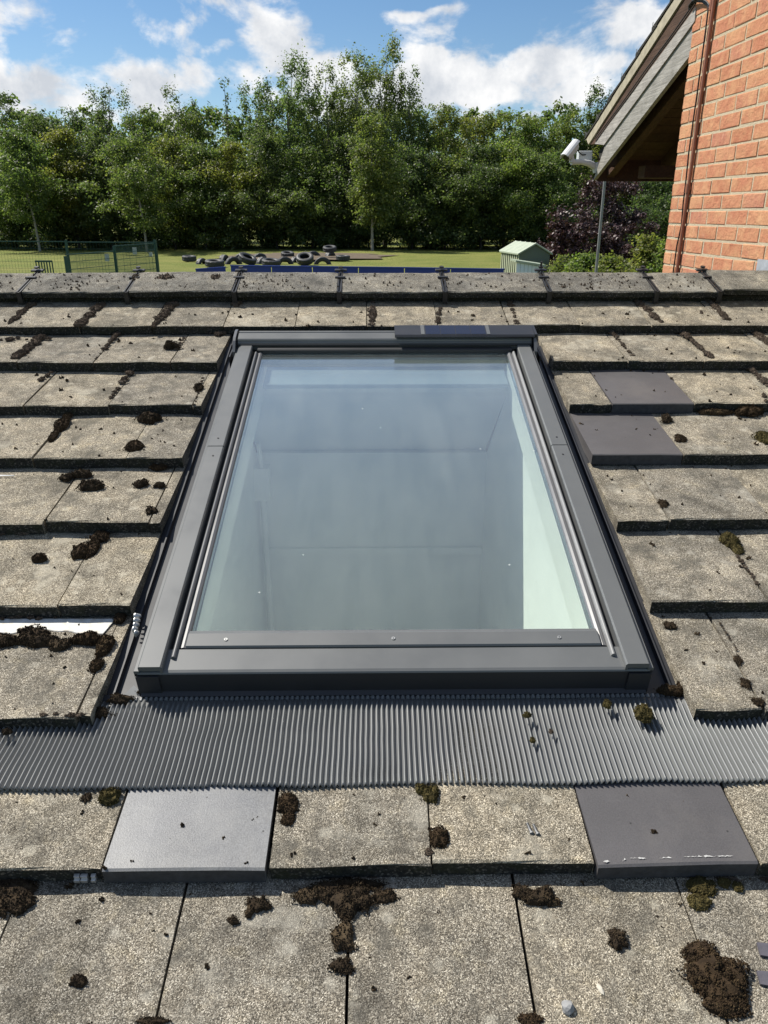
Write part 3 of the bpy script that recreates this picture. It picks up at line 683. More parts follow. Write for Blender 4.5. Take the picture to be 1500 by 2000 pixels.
# ------------------------------------------------------------------ moss and litter on the roof
def tuft(m, p, r, rr):
    """one ragged moss shoot: a squashed irregular octahedron"""
    a = rr.random()*6.28; h = r*rr.uniform(.9, 2.1); tx, ty = rr.uniform(-.5, .5)*r, rr.uniform(-.5, .5)*r
    vs = [(p[0]+r*math.cos(a+k*1.571)*rr.uniform(.6, 1.15), p[1]+r*math.sin(a+k*1.571)*rr.uniform(.6, 1.15), p[2]+rr.uniform(-.3, .3)*r) for k in range(4)]
    vs += [(p[0]+tx, p[1]+ty, p[2]+h), (p[0], p[1], p[2]-h*.8)]
    m.add(vs, [(0, 1, 4), (1, 2, 4), (2, 3, 4), (3, 0, 4), (1, 0, 5), (2, 1, 5), (3, 2, 5), (0, 3, 5)])
RAG = [1.0]
def clump(m, x, s, rx, rs, h, z0, rr, ts=.0042, dens=1.0, rot=0.0):
    """a cushion: a lumpy dome with an uneven outline, covered with ragged shoots"""
    sd_ = rr.uniform(0, 99)
    def lim(a): return 1+RAG[0]*.7*mnoise.noise(Vector((math.cos(a)*1.6+sd_, math.sin(a)*1.6, sd_*.7)))+RAG[0]*.4*mnoise.noise(Vector((math.cos(a)*4+sd_, math.sin(a)*4, 3)))
    def hz(u, v, q): return z0+h*max(0, 1-q*q)**.5*(.85+.40*mnoise.noise(Vector((u*110+sd_, v*110, sd_))))
    na = 12 if rx > .006 else 7; vs = [(x, s, hz(0, 0, 0))]; rings = (.4, .75, .97)
    for q in rings:
        for k in range(na):
            a = 6.2832*k/na; l = lim(a)*q; u, v = math.cos(a)*rx*l, math.sin(a)*rs*l
            vs.append((x+u, s+v, hz(u, v, q) if q < .9 else z0-.001))
    m.add(vs, [(0, 1+k, 1+(k+1) % na) for k in range(na)]+[(1+j*na+k, 1+(j+1)*na+k, 1+(j+1)*na+(k+1) % na, 1+j*na+(k+1) % na) for j in range(2) for k in range(na)])
    n = int(max(8, min(4500, dens*3.2*rx*rs/(ts*ts))))
    for _ in range(n):
        a = rr.random()*6.2832; q = math.sqrt(rr.random())*(1.0 if rr.random() < .84 else rr.uniform(1.02, 1.3)); l = lim(a)*q
        u, v = math.cos(a)*rx*l, math.sin(a)*rs*l
        tuft(m, (x+u, s+v, hz(u, v, min(q, 1))-ts*.15), ts*rr.uniform(.5, 1.15), rr)
def px_clump(m, px, py, rx, ry, hk=.55, rr=rng, ts=None, n=0.0, surf=None, dens=1.0, rot=0.0):
    x, s = roof_at(px, py, n)
    z0 = surf if surf is not None else tile_top(s)
    x, s = roof_at(px, py, z0)
    wx = abs(roof_at(px+rx, py, z0)[0]-x); ws = abs(roof_at(px, py-ry, z0)[1]-roof_at(px, py+ry, z0)[1])/2
    h = hk*min(wx, ws*1.2)
    clump(m, x, s, wx, ws*.92, h, z0, rr, ts or max(.0013, min(.0020, min(wx, ws)*.05+.0010)), dens, rot)
    return x, s, z0
def moss(lobes, mat, label, surf=None, hk=.4, cat='moss'):
    rr = random.Random(hash(label) % 9999 if False else sum(map(ord, label)))
    m = MB(); c = None; RAG[0] = 1.0 if mat == 'moss_dark' else .45
    for l in lobes:
        p = px_clump(m, *l[:4], hk=l[4] if len(l) > 4 else hk, rr=rr, surf=surf)
        c = c or p
    m.v = [(v[0]-c[0], v[1]-c[1], v[2]-c[2]) for v in m.v]
    o = m.build('moss_clump', M[mat], None, RF @ Matrix.Translation(c))
    return tag(o, label, cat, 'moss clumps growing on the roof')
APN = -.012
moss([(1400, 1912, 62, 60, .5), (1372, 1870, 38, 35, .5), (1420, 1960, 48, 35, .45)], 'moss', 'largest round brown moss cushion, at the bottom right of the roof')
moss([(688, 1762, 42, 38), (640, 1742, 36, 20), (598, 1750, 26, 16), (752, 1750, 26, 16), (668, 1838, 24, 30), (672, 1885, 22, 22), (700, 1728, 50, 12)], 'moss_dark', 'ragged T shaped dark moss clump below the middle of the roof')
moss([(22, 1735, 44, 28), (40, 1765, 26, 26), (5, 1770, 22, 22)], 'moss_dark', 'ragged dark moss clump at the lower left edge of the roof')
moss([(505, 1766, 18, 16, .8), (487, 1782, 9, 14, .8)], 'moss_dark', 'small hooked dark moss scrap left of the T shaped clump')
moss([(455, 1798, 11, 10, .8)], 'moss_dark', 'tiny dark moss scrap between the joint and the hooked scrap')
moss([(153, 1918, 19, 14, .9)], 'moss_dark', 'loose dark moss ball alone on the bottom left tile')
moss([(300, 1994, 26, 12)], 'moss_dark', 'brown moss tuft cut off by the bottom edge, left of centre')
moss([(1036, 1992, 26, 16)], 'moss', 'brown moss tuft cut off by the bottom edge, right of centre')
moss([(1048, 1752, 38, 20, .8), (1018, 1744, 22, 16, .7), (1078, 1762, 18, 11, .8)], 'moss_dark', 'dark pointed moss lump with a long shadow, right of the middle joint')
moss([(1207, 1840, 19, 22, 1.0), (1198, 1822, 10, 10, 1.0)], 'moss_dark', 'upright loose dark moss lump with a shadow on its right')
moss([(1372, 1732, 28, 20), (1365, 1762, 24, 18)], 'moss_olive', 'olive brown moss clump below the right smooth tile')
moss([(1414, 1724, 14, 12), (1442, 1733, 12, 12)], 'moss_olive', 'pair of small olive moss tufts at the right, below the smooth tile')
moss([(562, 1572, 22, 26, .5), (562, 1600, 14, 16, .5)], 'moss', 'drop shaped brown moss cushion right of the pale smooth tile')
moss([(842, 1552, 16, 20, .8), (822, 1542, 12, 12, .8)], 'moss_olive', 'olive moss tuft under the rim of the apron, above the middle joint')
moss([(858, 1638, 20, 23, .7)], 'moss', 'half round brown moss cushion on the right of the middle joint')
moss([(838, 1664, 9, 9)], 'moss_grey', 'small grey brown moss tuft at the foot of the middle joint')
moss([(214, 1558, 22, 20, .7)], 'moss_olive', 'olive moss cushion at the upper left corner of the pale smooth tile')
moss([(168, 1560, 10, 11)], 'moss_dark', 'small dark round moss spot left of the pale smooth tile')
moss([(1256, 1396, 20, 18, .9)], 'moss_olive', 'biggest moss ball resting on the corrugated apron', APN)
moss([(1186, 1376, 9, 9, .9)], 'moss_olive', 'small moss ball on the apron, nearest the frame on the right', APN)
moss([(1030, 1397, 9, 6, .9)], 'moss_olive', 'small flat moss scrap on the apron right of centre', APN)
moss([(1040, 1446, 6, 6, 1.0)], 'moss_olive', 'lower tiny moss crumb on the apron', APN)
moss([(1076, 1429, 5, 5, .8)], 'moss_grey', 'upper tiny moss crumb on the apron', APN)
moss([(1310, 1350, 30, 11, .7), (1335, 1342, 12, 18, .6)], 'moss', 'dirty moss wad in the lower right corner of the frame', -.03)
moss([(232, 1366, 26, 9, .7), (190, 1395, 26, 14, .6), (120, 1392, 40, 10, .5), (300, 1352, 40, 5, .5)], 'moss_dark', 'black moss along the lower left corner of the frame', -.034)
moss([(15, 1430, 12, 8, .7)], 'moss_dark', 'dark moss scrap on the apron at the left edge', APN)
moss([(75, 1248, 42, 18, .6), (12, 1253, 30, 14, .6), (115, 1260, 20, 12, .6), (50, 1235, 16, 10)], 'moss_dark', 'long dark moss heap below the white smear on the left')
moss([(170, 1250, 32, 14, .7), (205, 1262, 17, 26, .7), (188, 1300, 14, 14, .7)], 'moss', 'arched brown moss clump over the joint by the left gutter')
moss([(234, 1208, 12, 12, .7)], 'moss', 'small brown moss tuft at the right end of the white smear')
moss([(158, 1078, 19, 17, .6), (178, 1072, 14, 22, .5), (195, 1050, 18, 12, .5)], 'moss', 'rust brown moss clump on the joint of the fourth row left')
moss([(78, 1092, 16, 8, .9)], 'moss', 'loose brown moss scrap on the tile left of the rust brown clump')
moss([(178, 952, 27, 9, .8)], 'moss_dark', 'sausage shaped dark moss roll on the left')
moss([(160, 928, 18, 8, .7), (131, 934, 13, 6, .7)], 'moss_dark', 'flat dark moss scraps just above the sausage shaped roll')
moss([(262, 873, 18, 11, .6)], 'moss', 'brown moss cushion on the joint two rows above the sausage shaped roll')
moss([(290, 820, 24, 9, .7)], 'moss_dark', 'dark moss line under the tile edge near the left gutter')
moss([(278, 946, 15, 7, .7)], 'moss_dark', 'small dark moss spot between the roll and the left gutter')
moss([(310, 912, 19, 8, .6)], 'moss', 'brown moss tuft under the tile edge beside the left gutter')
moss([(312, 949, 11, 6, .7)], 'moss_dark', 'dark moss spot on the narrow joint by the left gutter')
moss([(295, 998, 12, 9, .6)], 'moss_dark', 'moss tuft at the front edge of the tile beside the gutter, left')
moss([(120, 830, 13, 18, .5), (104, 852, 8, 14, .5), (132, 812, 9, 10, .5)], 'moss', 'slanting brown moss strip along a joint, left edge of the fifth row')
moss([(333, 679, 18, 6, .9)], 'moss_dark', 'dark moss roll near the upper left corner of the skylight')
moss([(388, 758, 9, 9, .7)], 'moss_dark', 'dark moss ball left of the frame, sixth row')
moss([(1424, 1056, 20, 14, .6), (1440, 1072, 12, 12, .5)], 'moss_olive', 'yellowish olive moss clump at the right edge')
moss([(1176, 1228, 1, 1)] if False else [(1308, 1222, 11, 7, .5)], 'moss_dark', 'flat dark moss patch near the right gutter')
moss([(1295, 984, 10, 8, .6)], 'moss_dark', 'dark moss patch on the joint right of the frame')
moss([(1328, 858, 12, 8, .6)], 'moss', 'small brown moss patch right of the lower smooth tile')
moss([(1302, 820, 11, 8, .7)], 'moss_dark', 'dark moss tuft at the upper right corner of the lower smooth tile')
moss([(1324, 713, 12, 8, .8)], 'moss', 'brown moss ball above the upper smooth tile')
moss([(1462, 806, 28, 10, .6), (1395, 806, 34, 6, .6), (1440, 795, 14, 8)], 'moss', 'wide brown moss bank under a tile edge at the right')
moss([(1494, 858, 18, 14, .6)], 'moss_olive', 'olive moss clump cut off by the right edge')
moss([(1442, 1290, 8, 11, .5)], 'moss_dark', 'flat dark moss strip on the joint at the lower right')
moss([(1455, 1335, 11, 13, .5)], 'moss_dark', 'dark moss patch on the joint above the apron at the right')
moss([(1480, 1372, 14, 10, .6)], 'moss_dark', 'dark moss patch at the front edge above the apron, right')
moss([(1276, 1626, 7, 6, .9)], 'moss_dark', 'dark red brown scrap on the right smooth tile')
# joint moss nobody could count
m = MB(); rr = random.Random(5)
def strip(x0, y0, x1, y1, w, k=None):
    d = math.hypot(x1-x0, y1-y0); k = k or max(3, int(d/5))
    for i in range(k):
        t = (i+rr.uniform(-.3, .3))/max(1, k-1); r = w*rr.uniform(.45, 1.1)
        px_clump(m, x0+(x1-x0)*t+rr.uniform(-.15, .15)*w, y0+(y1-y0)*t, r, r*rr.uniform(.35, .6), .55, rr, dens=.8)
for a in [(60, 596, 18, 632, 9), (200, 594, 152, 638, 11), (340, 592, 298, 640, 11), (462, 591, 460, 598, 9), (728, 592, 726, 638, 8), (860, 600, 855, 628, 7), (996, 592, 1010, 632, 6),
          (1245, 590, 1290, 628, 9), (1380, 584, 1420, 624, 8), (80, 658, 34, 696, 12), (228, 652, 206, 680, 7), (205, 680, 186, 702, 3), (360, 660, 344, 682, 5),
          (1196, 650, 1235, 694, 5), (1330, 646, 1388, 697, 8), (1466, 645, 1500, 668, 9), (100, 728, 78, 742, 7), (252, 730, 236, 748, 8), (230, 760, 216, 776, 7), (1460, 714, 1500, 752, 8),
          (395, 740, 380, 790, 3), (1490, 768, 1500, 790, 6), (1370, 608, 1370, 612, 3), (1440, 1085, 1480, 1140, 5), (1405, 1215, 1440, 1270, 3)]: strip(*a)
for (y, a, b) in [(662, 0, 100), (640, 270, 330), (800, 1350, 1490), (712, 1400, 1500), (1205, 0, 120), (1040, 0, 60), (650, 400, 440), (1718, 1400, 1500), (1708, 600, 780), (1712, 0, 60), (1395, 80, 170)]:
    for _ in range(int((b-a)/9)):
        r = rr.uniform(3, 8); px_clump(m, rr.uniform(a, b), y+rr.uniform(-3, 3), r, r*.5, .6, rr, dens=.8)
o = m.build('joint_moss', M['moss_grey'], None, RF); tag(o, 'grey brown moss filling the joints between the roof tiles', 'moss', kind='stuff')
# crumbs of moss and lichen buttons scattered over the tiles
m = MB()
def free(x, s): return not (XL-.02 < x < XR+.02 and .87 < s < 2.95)
for _ in range(950):
    s = rr.uniform(.40, 3.2); x = rr.uniform(-1.9, 1.9)
    if not free(x, s) or abs(x) > .35+.5*s: continue
    r = rr.choice([.0015, .002, .0025, .003, .004])*rr.uniform(.7, 1.3)*(1+.35*max(0, s-1.5))
    for _k in range(3): tuft(m, (x+rr.uniform(-1, 1)*r, s+rr.uniform(-1, 1)*r, tile_top(s)+r*.15), r, rr)
o = m.build('moss_crumbs', M['moss_dark'], None, RF); tag(o, 'crumbs of dark moss scattered over the tiles', 'moss', kind='stuff')
m = MB()
for _ in range(520):
    s = rr.uniform(RS0+.02, RS1-.02); x = rr.uniform(-1.8, 1.95) if rr.random() < .5 else rr.gauss(rr.choice([-1.35, -.75, -.5, .95]), .11)
    r = rr.uniform(.002, .006)
    for _k in range(2): tuft(m, (x+rr.uniform(-1, 1)*r*.5, s+rr.uniform(-1, 1)*r*.5, RN+.004), r, rr)
for (px, rx) in ((322, 14), (420, 8), (265, 6)):
    x, s = roof_at(px, 545, RN); clump(m, x, s, .03*rx/10, .03, .014, RN+.002, rr, .006, .8)
o = m.build('ridge_lichen', M['moss_grey'], None, RF); tag(o, 'grey lichen buttons along the ridge tiles', 'lichen', kind='stuff')

# white smear on the left tile above the apron
m = MB(); k = 40; top = []; bot = []
for i in range(k+1):
    px = -30+250*i/k
    yt = 1188; yb = 1233+3*math.sin(i*.21+.6)+1.2*math.sin(i*.9)
    if i > k-3: yb -= (i-k+3)*6
    for lst, yy in ((top, yt), (bot, yb)):
        x, s = roof_at(px, yy, -.02); x, s = roof_at(px, yy, tile_top(s)); lst.append((x, s, tile_top(s)+.0014))
n = k+1; mid = [((a[0]+b[0])/2, (a[1]+b[1])/2, (a[2]+b[2])/2+.0003) for i, (a, b) in enumerate(zip(top, bot))]
low = [(v[0], v[1]-.002, v[2]-.0016) for v in bot]
m.add(bot+mid+top+low, [(i, i+1, n+i+1, n+i) for i in range(k)]+[(n+i, n+i+1, 2*n+i+1, 2*n+i) for i in range(k)]+[(i, 3*n+i, 3*n+i+1, i+1) for i in range(k)])
c0 = bot[20]; m.v = [(v[0]-c0[0], v[1]-c0[1], v[2]-c0[2]) for v in m.v]
sm_ = Mat('white_residue'); cc = sm_.coord(False); nn_ = sm_.noise(sm_.coord(False, (40, 40, 30)), 1.0, 5, .6); n2 = sm_.noise(cc, 35, 5, .6)
kk = sm_.mix(sm_.ramp(nn_.outputs['Fac'], [(.35, 0.0), (.65, 1.0)]), (.50, .49, .45), (.66, .66, .63)); kk = sm_.mix(sm_.ramp(n2.outputs['Fac'], [(.5, 0.0), (.72, .8)]), kk, (.50, .42, .30))
o = m.build('white_smear', sm_.pbr(kk, .8, sm_.bump(nn_.outputs['Fac'], .25, .002)), None, RF @ Matrix.Translation(c0)); tag(o, 'chalky white residue smear across the tile left of the frame', 'residue')

# litter
def thing_at(px, py, dz, name, label, cat, m, mat, group=None):
    x, s = roof_at(px, py, 0); z = tile_top(s)+dz; x, s = roof_at(px, py, z)
    o = m.build(name, mat, None, RF @ Matrix.Translation((x, s, z))); return tag(o, label, cat, group)
for i, (px, py, lab) in enumerate([(1034, 1619, 'left one of two small grey screws lying on a tile'), (1046, 1621, 'right one of two small grey screws lying on a tile')]):
    m = MB(); m.tube([(-.003, .010, .003), (.0, -.004, .003), (.002, -.0085, .003)], [.0016, .0024, .0024], 8); m.tube([(.002, -.0085, .003), (.0024, -.0105, .003)], [.0042, .0042], 10)
    for q in range(5): m.tube([(-.0028+.0006*q, .009-.0026*q, .003), (-.0026+.0006*q, .0082-.0026*q, .003)], [.0028, .0028], 8)
    thing_at(px, py, 0, 'screw', lab, 'screw', m, M['galv'], 'loose screws on the tile')
def pebble(r, seed, flat=.7):
    rr_ = random.Random(seed); bm = bmesh.new(); bmesh.ops.create_icosphere(bm, subdivisions=2, radius=1)
    m = MB(); vs = [(v.co.x*r*(1+.35*mnoise.noise(v.co*1.3+Vector((seed, 0, 0)))), v.co.y*r*(1+.35*mnoise.noise(v.co*1.3+Vector((0, seed, 0)))), r*flat*.6+v.co.z*r*flat*(1+.3*mnoise.noise(v.co*1.6))) for v in bm.verts]
    m.add(vs, [[v.index for v in f.verts] for f in bm.faces]); bm.free(); return m
thing_at(1108, 1969, 0, 'stone', 'pale grey pebble near the bottom edge', 'stone', pebble(.0105, 3, .8), M['gravel'])
m = pebble(.007, 8, .5); m.v = [(v[0]*.6+v[1]*-.35, v[1]*1.25, v[2]) for v in m.v]
thing_at(1172, 1933, 0, 'stone_chip', 'slim cream stone chip above the grey pebble', 'stone chip', m, M['chip'])
for i, (px, py, lab) in enumerate([(1494, 1858, 'upper slate shard at the right edge beside the big moss cushion'), (1494, 1914, 'lower slate shard at the right edge beside the big moss cushion')]):
    m = MB(); m.prism([(-.012, -.008), (.004, -.011), (.016, -.004), (.012, .010), (-.010, .012)], 'z', .001, .006); thing_at(px, py, 0, 'slate_shard', lab, 'slate shard', m, M['slate'], 'slate shards on the roof')
m = MB(); m.prism([(-.03, -.002), (.026, -.0005), (.03, .001), (-.03, .003)], 'z', .0005, .003); thing_at(10, 930, 0, 'splinter', 'thin white splinter on a tile at the left edge', 'splinter', m, M['white'])
for i, (px, w, lab) in enumerate([(154, .010, 'left bright metal tile clip beside the pale smooth tile'), (168, .012, 'middle bright metal tile clip beside the pale smooth tile'), (186, .008, 'right bright metal tile clip beside the pale smooth tile')]):
    x, s = roof_at(px, 1697, -.015); m = MB(); m.prism([(-.006, -.010), (.004, -.010), (.004, .004), (-.002, .004), (-.002, -.003), (-.006, -.003)], 'x', -w/2, w/2)
    o = m.build('tile_clip', M['steel'], None, RF @ Matrix.Translation((x, S0-.006, -.018))); tag(o, lab, 'tile clip', 'metal tile clips under the pale tile')

# ------------------------------------------------------------------ brick building on the right
PHI = math.radians(2.2)
ZCAM = 5.6
P0 = EYE + pix(1307, 424)*ZCAM/1.0
# pix has unit forward component, so the multiplier is the depth along the camera axis
EA = Vector((-math.sin(PHI), math.cos(PHI), 0))        # along the wall, away from the viewer
WN = Vector((-math.cos(PHI), -math.sin(PHI), 0))       # out of the wall, to the left
BW = Matrix(((EA.x, WN.x, 0, P0.x), (EA.y, WN.y, 0, P0.y), (0, 0, 1, P0.z), (0, 0, 0, 1)))   # local x: away along the wall, y: out of the wall, z: up
brk = empty('brick_building', BW, 'orange red brick gable building with weathered barge board on the right', 'building')
def wall_px(px, py, off=0.0):
    d = pix(px, py); t = (P0+WN*off-EYE).dot(WN)/d.dot(WN); P = EYE+d*t-P0
    return P.dot(EA), P.z
CH, BL, JT = .0925, .268, .0155
m = MB(); m.box(-3.6, -.003, -.2, -.0028, -2.6, 2.6)
m.build('mortar_wall', M['mortar'], brk)
def brick_mesh(l, seed):
    r = random.Random(seed); m = MB(); h = CH-JT; d = .1; c = .004
    def j(a): return a+r.uniform(-.0026, .0026)
    c = .0022; z0, z1 = -h/2, h/2; x0, x1 = -l/2, l/2
    f = [(j(x0+c), 0, j(z0+c)), (j(x1-c), r.uniform(-.001, .001), j(z0+c)), (j(x1-c), 0, j(z1-c)), (j(x0+c), r.uniform(-.001, .001), j(z1-c))]
    e = [(j(x0), -c, j(z0)), (j(x1), -c, j(z0)), (j(x1), -c, j(z1)), (j(x0), -c, j(z1))]
    b = [(x0, -d, z0), (x1, -d, z0), (x1, -d, z1), (x0, -d, z1)]
    m.add(f+e+b, [(0, 1, 2, 3)]+[(i, 4+i, 4+(i+1) % 4, (i+1) % 4) for i in range(4)]+[(4+i, 8+i, 8+(i+1) % 4, 4+(i+1) % 4) for i in range(4)]+[(8, 9, 10, 11)])
    return m.mesh('brick', M['brick'])
BV = {}
def bm_for(l):
    k = round(l, 3); BV.setdefault(k, [brick_mesh(l, int(k*1000)+q) for q in range(4)]); return rng.choice(BV[k])
FULL, HALF = BL-JT, BL/2-JT
nb = 0
zc0 = wall_px(1307, 438)[1]
for k in range(-7, 21):
    z = zc0+CH*(k+.5)-CH*0
    ls = []; x = 0.0
    if k % 2 == 0: ls = [FULL*.88, HALF*.9]
    else: ls = [HALF, HALF*.95]
    if k % 4 == 1: ls = [HALF, HALF]
    while sum(ls)+JT*len(ls) < 1.95: ls.append(FULL)
    for l in ls:
        xc = x-l/2; x -= l+JT
        # leave out what the photograph cannot show
        if z > 1.55 or nb >= 296: continue
        o = inst('brick', bm_for(l), brk, Matrix.Translation((xc+rng.uniform(-.002, .002), rng.uniform(-.0015, .0025), z+rng.uniform(-.0015, .0015))) @ Matrix.Rotation(rng.uniform(-.006, .006), 4, 'Y')); nb += 1
# conduit with couplings, black cable beside it
def wp(px, py, off): q, z = wall_px(px, py, off); return (q, off, z)
m = MB(); m.tube([wp(1397, -12, .016), wp(1322, 530, .016), wp(1318, 560, .016)], .0125, 10); con = m.build('conduit', M['ironpipe'], brk)
for (px, py) in ((1391, 10), (1344, 368)):
    a = Vector(wp(px, py, .016)); m = MB(); m.tube([a+Vector((0, 0, -.028)), a+Vector((0, 0, .028))], .0185, 10); m.box(a.x-.022, a.x+.022, 0, .016, a.z-.012, a.z+.012); m.build('coupling', M['ironpipe'], con)
m = MB(); m.tube([wp(px, py, .012) for px, py in [(1384, 12), (1378, 60), (1370, 120), (1362, 180), (1354, 235), (1345, 300), (1340, 350), (1334, 400), (1331, 440), (1322, 480), (1315, 530), (1312, 560)]], .0052, 6); m.build('wall_cable', M['cable'], brk)
for k, dz in enumerate((0, .012, .024)):
    m = MB(); m.tube([wp(px, py-k*3, .014+.01*k) for px, py in [(1345, 18), (1352, 8), (1362, 3), (1372, 4), (1381, 10), (1385, 16)]], .005, 6); m.build('cable_loop', M['cable'], brk)
# roof verge: barge board and trims traced in the wall plane, with real thickness
def bar(name, lo0, lo1, hi1, hi0, y0, y1, mat, par=None):
    q = [wall_px(*p, off=(y0+y1)/2*0) for p in (lo0, lo1, hi1, hi0)]
    mm = MB(); mm.prism([(a, z) for a, z in q], 'y', y0, y1); return mm.build(name, mat, par or brk)
# the prism helper maps (u, v, w) to (u, w, v) for axis y: x along the wall, y out of it, z up
bar('barge_board', (1158, 352), (1348, 106), (1359, 42), (1181, 284), -.035, -.004, M['barge'])
bar('barge_trim', (1181, 283), (1359, 41), (1361, 14), (1163, 281), -.035, .008, M['grey_trim'])
bar('verge_batten', (1163, 280), (1361, 13), (1346, -20), (1150, 283), -.06, -.008, M['dwood'])
bar('verge_bedding', (1150, 282), (1346, -21), (1334, -27), (1146, 272), -.06, .004, M['bedding'])
bq0 = wall_px(1146, 272); bq1 = wall_px(1334, -27)
for i in range(7):                        # verge tiles stepping up the slope
    t0, t1 = i/6.5-.02, (i+1)/6.5+.03
    a = (bq0[0]+(bq1[0]-bq0[0])*t0, bq0[1]+(bq1[1]-bq0[1])*t0); b = (bq0[0]+(bq1[0]-bq0[0])*t1, bq0[1]+(bq1[1]-bq0[1])*t1)
    mm = MB(); mm.prism([(a[0], a[1]+.022), (b[0], b[1]+.004), (b[0], b[1]+.018), (a[0], a[1]+.050)], 'y', -.40, .010); t = mm.build('verge_tile', [M['edge']], brk)
    mm = MB(); e = Vector((a[0]-.01, .008, a[1]+.05)); mm.tube([e, e+Vector((.0, .002, .028)), e+Vector((-.018, .002, .03)), e+Vector((-.03, .002, .004))], .0018, 5); mm.build('wire_clip', M['galv'], t)
# cables along the barge
for k in range(2):
    pts = []
    for i in range(9):
        t = i/8; px, py = 1166+(1362-1166)*t, 276-k*4+(8-276)*t
        q, z = wall_px(px, py); pts.append((q, .010+.004*k, z+.004*math.sin(i*1.7+k)))
    m = MB(); m.tube(pts, .0045, 6); m.build('verge_cable', M['cable'], brk)
# roof slab, soffit, rafters and eaves beam behind the barge
l0, l1 = Vector((wall_px(1158, 352)[0], 0, wall_px(1158, 352)[1])), Vector((wall_px(1348, 106)[0], 0, wall_px(1348, 106)[1]))
h0 = Vector((bq0[0], 0, bq0[1])); dsl = (l1-l0).normalized()
nup = Vector((-dsl.z, 0, dsl.x)); nup = nup if nup.z > 0 else -nup
ext = l1+dsl*4.5
m = MB(); a0 = l0+nup*.17; a1 = ext+nup*.17
m.prism([(a0.x, a0.z), (a1.x, a1.z), (a1.x+nup.x*.1, a1.z+nup.z*.1), (a0.x+nup.x*.1, a0.z+nup.z*.1)], 'y', -3.2, -.062); m.build('roof_slab', M['edge'], brk)
for i in range(14):                       # soffit boards
    b0 = l0+nup*.152+dsl*(i*.145+.03); b1 = b0+dsl*.139
    mm = MB(); mm.prism([(b0.x, b0.z), (b1.x, b1.z), (b1.x+nup.x*.016, b1.z+nup.z*.016), (b0.x+nup.x*.016, b0.z+nup.z*.016)], 'y', -2.6, -.062); mm.build('soffit_board', M['dwood'], brk)
for yy in (-.12, -.62, -1.14, -1.66):
    b0 = l0+nup*.012+dsl*.03; b1 = b0+dsl*2.2
    mm = MB(); mm.prism([(b0.x, b0.z), (b1.x, b1.z), (b1.x+nup.x*.138, b1.z+nup.z*.138), (b0.x+nup.x*.138, b0.z+nup.z*.138)], 'y', yy-.07, yy); mm.build('rafter', M['dwood'], brk)
mm = MB(); mm.box(l0.x-.03, l0.x+.0, -2.6, -.037, l0.z-.01, l0.z+.19); mm.build('eaves_board', M['dwood'], brk)
mm = MB(); mm.box(l0.x-.52, l0.x-.36, -2.6, -.30, l0.z+.0, l0.z+.10); mm.build('purlin', M['dwood'], brk)
mm = MB(); mm.box(.0, 2.6, -2.9, -2.7, -2.6, 1.6); mm.box(-.0036, .0, -2.7, -.2, -2.6, 2.6); mm.build('rear_wall', M['render'], brk)
q0 = wall_px(1484, 506); mm = MB(); mm.box(-1.9, q0[0], .004, .012, q0[1]-.2, q0[1]+.0); mm.build('lead_flashing', M['lead'], brk)

# security camera on a bracket at the foot of the barge
Yc = (P0+EA*l0.x).y
cc_ = empty('security_camera', Matrix.Translation(at(1165, 318, Yc)), 'white security camera with grey junction box at the end of the barge board', 'camera')
ci = cc_.matrix_world.inverted()
def cb(m, name, mat, par=None):
    m.v = [tuple(ci @ Vector(v)) for v in m.v]; return m.build(name, mat, par or cc_)
A = lambda px, py, dy=0: at(px, py, Yc+dy)
U = (A(1166, 318)-A(1165, 318)).length       # metres per photo pixel here
m = MB(); m.tube([A(1164, 326), A(1150, 319, -.05), A(1134, 316, -.10), A(1116, 317, -.12)], [7*U, 6*U, 5*U, 5*U], 10); m.tube([A(1167, 336), A(1164, 318)], [9*U, 9*U], 10); cb(m, 'bracket', M['white'])
m = MB(); m.tube([A(1117, 317, -.12), A(1117, 304, -.12)], [5.5*U, 4*U], 10); cb(m, 'swivel', M['white'])
a, b = A(1106, 308, -.16), A(1126, 283, -.08); m = MB(); m.tube([a, a+(b-a)*.12, a+(b-a)*.85, b], [7*U, 8*U, 8*U, 5.5*U], 12); body = cb(m, 'camera_body', M['white'])
d = (b-a).normalized(); up_ = Vector((-.6, -.2, .75)); up_ = (up_-d*up_.dot(d)).normalized()
m = MB(); sdv = d.cross(up_); pl = [a-d*.02+up_*10*U, b+d*.01+up_*10*U]
vs = []
for p in pl:
    for k in range(7):
        t = math.pi*(k/6-.5)*.8; vs.append(p-up_*10*U+up_*math.cos(t)*11.5*U+sdv*math.sin(t)*11.5*U)
for p in pl:
    for k in range(7):
        t = math.pi*(k/6-.5)*.8; vs.append(p-up_*10*U+up_*math.cos(t)*10*U+sdv*math.sin(t)*10*U)
m.add(vs, [(k, k+1, 8+k, 7+k) for k in range(6)]+[(14+k, 15+k, 22+k, 21+k) for k in range(6)]+[(k, k+1, 15+k, 14+k) for k in range(6)]+[(7+k, 8+k, 22+k, 21+k) for k in range(6)]); cb(m, 'sunshade', M['white'], body)
m = MB(); m.tube([a-d*.001, a-d*.006], [6*U, 6*U], 12); cb(m, 'lens', M['lens'], body)
c = A(1141, 306, .03); m = MB(); m.bbox(c.x-12*U, c.x+14*U, c.y-.03, c.y+.06, c.z-11*U, c.z+10*U, .004); jb = cb(m, 'junction_box', M['grey_box'])
m = MB(); m.tube([A(1127, 290, -.06), A(1131, 298, -.03), A(1138, 303, -.01), A(1144, 302, .0)], 1.1*U, 6); m.tube([A(1156, 296, 0), A(1166, 302, -.01), A(1172, 318, -.01), A(1172, 332, -.005)], 1.0*U, 6); cb(m, 'cable', M['cable'])

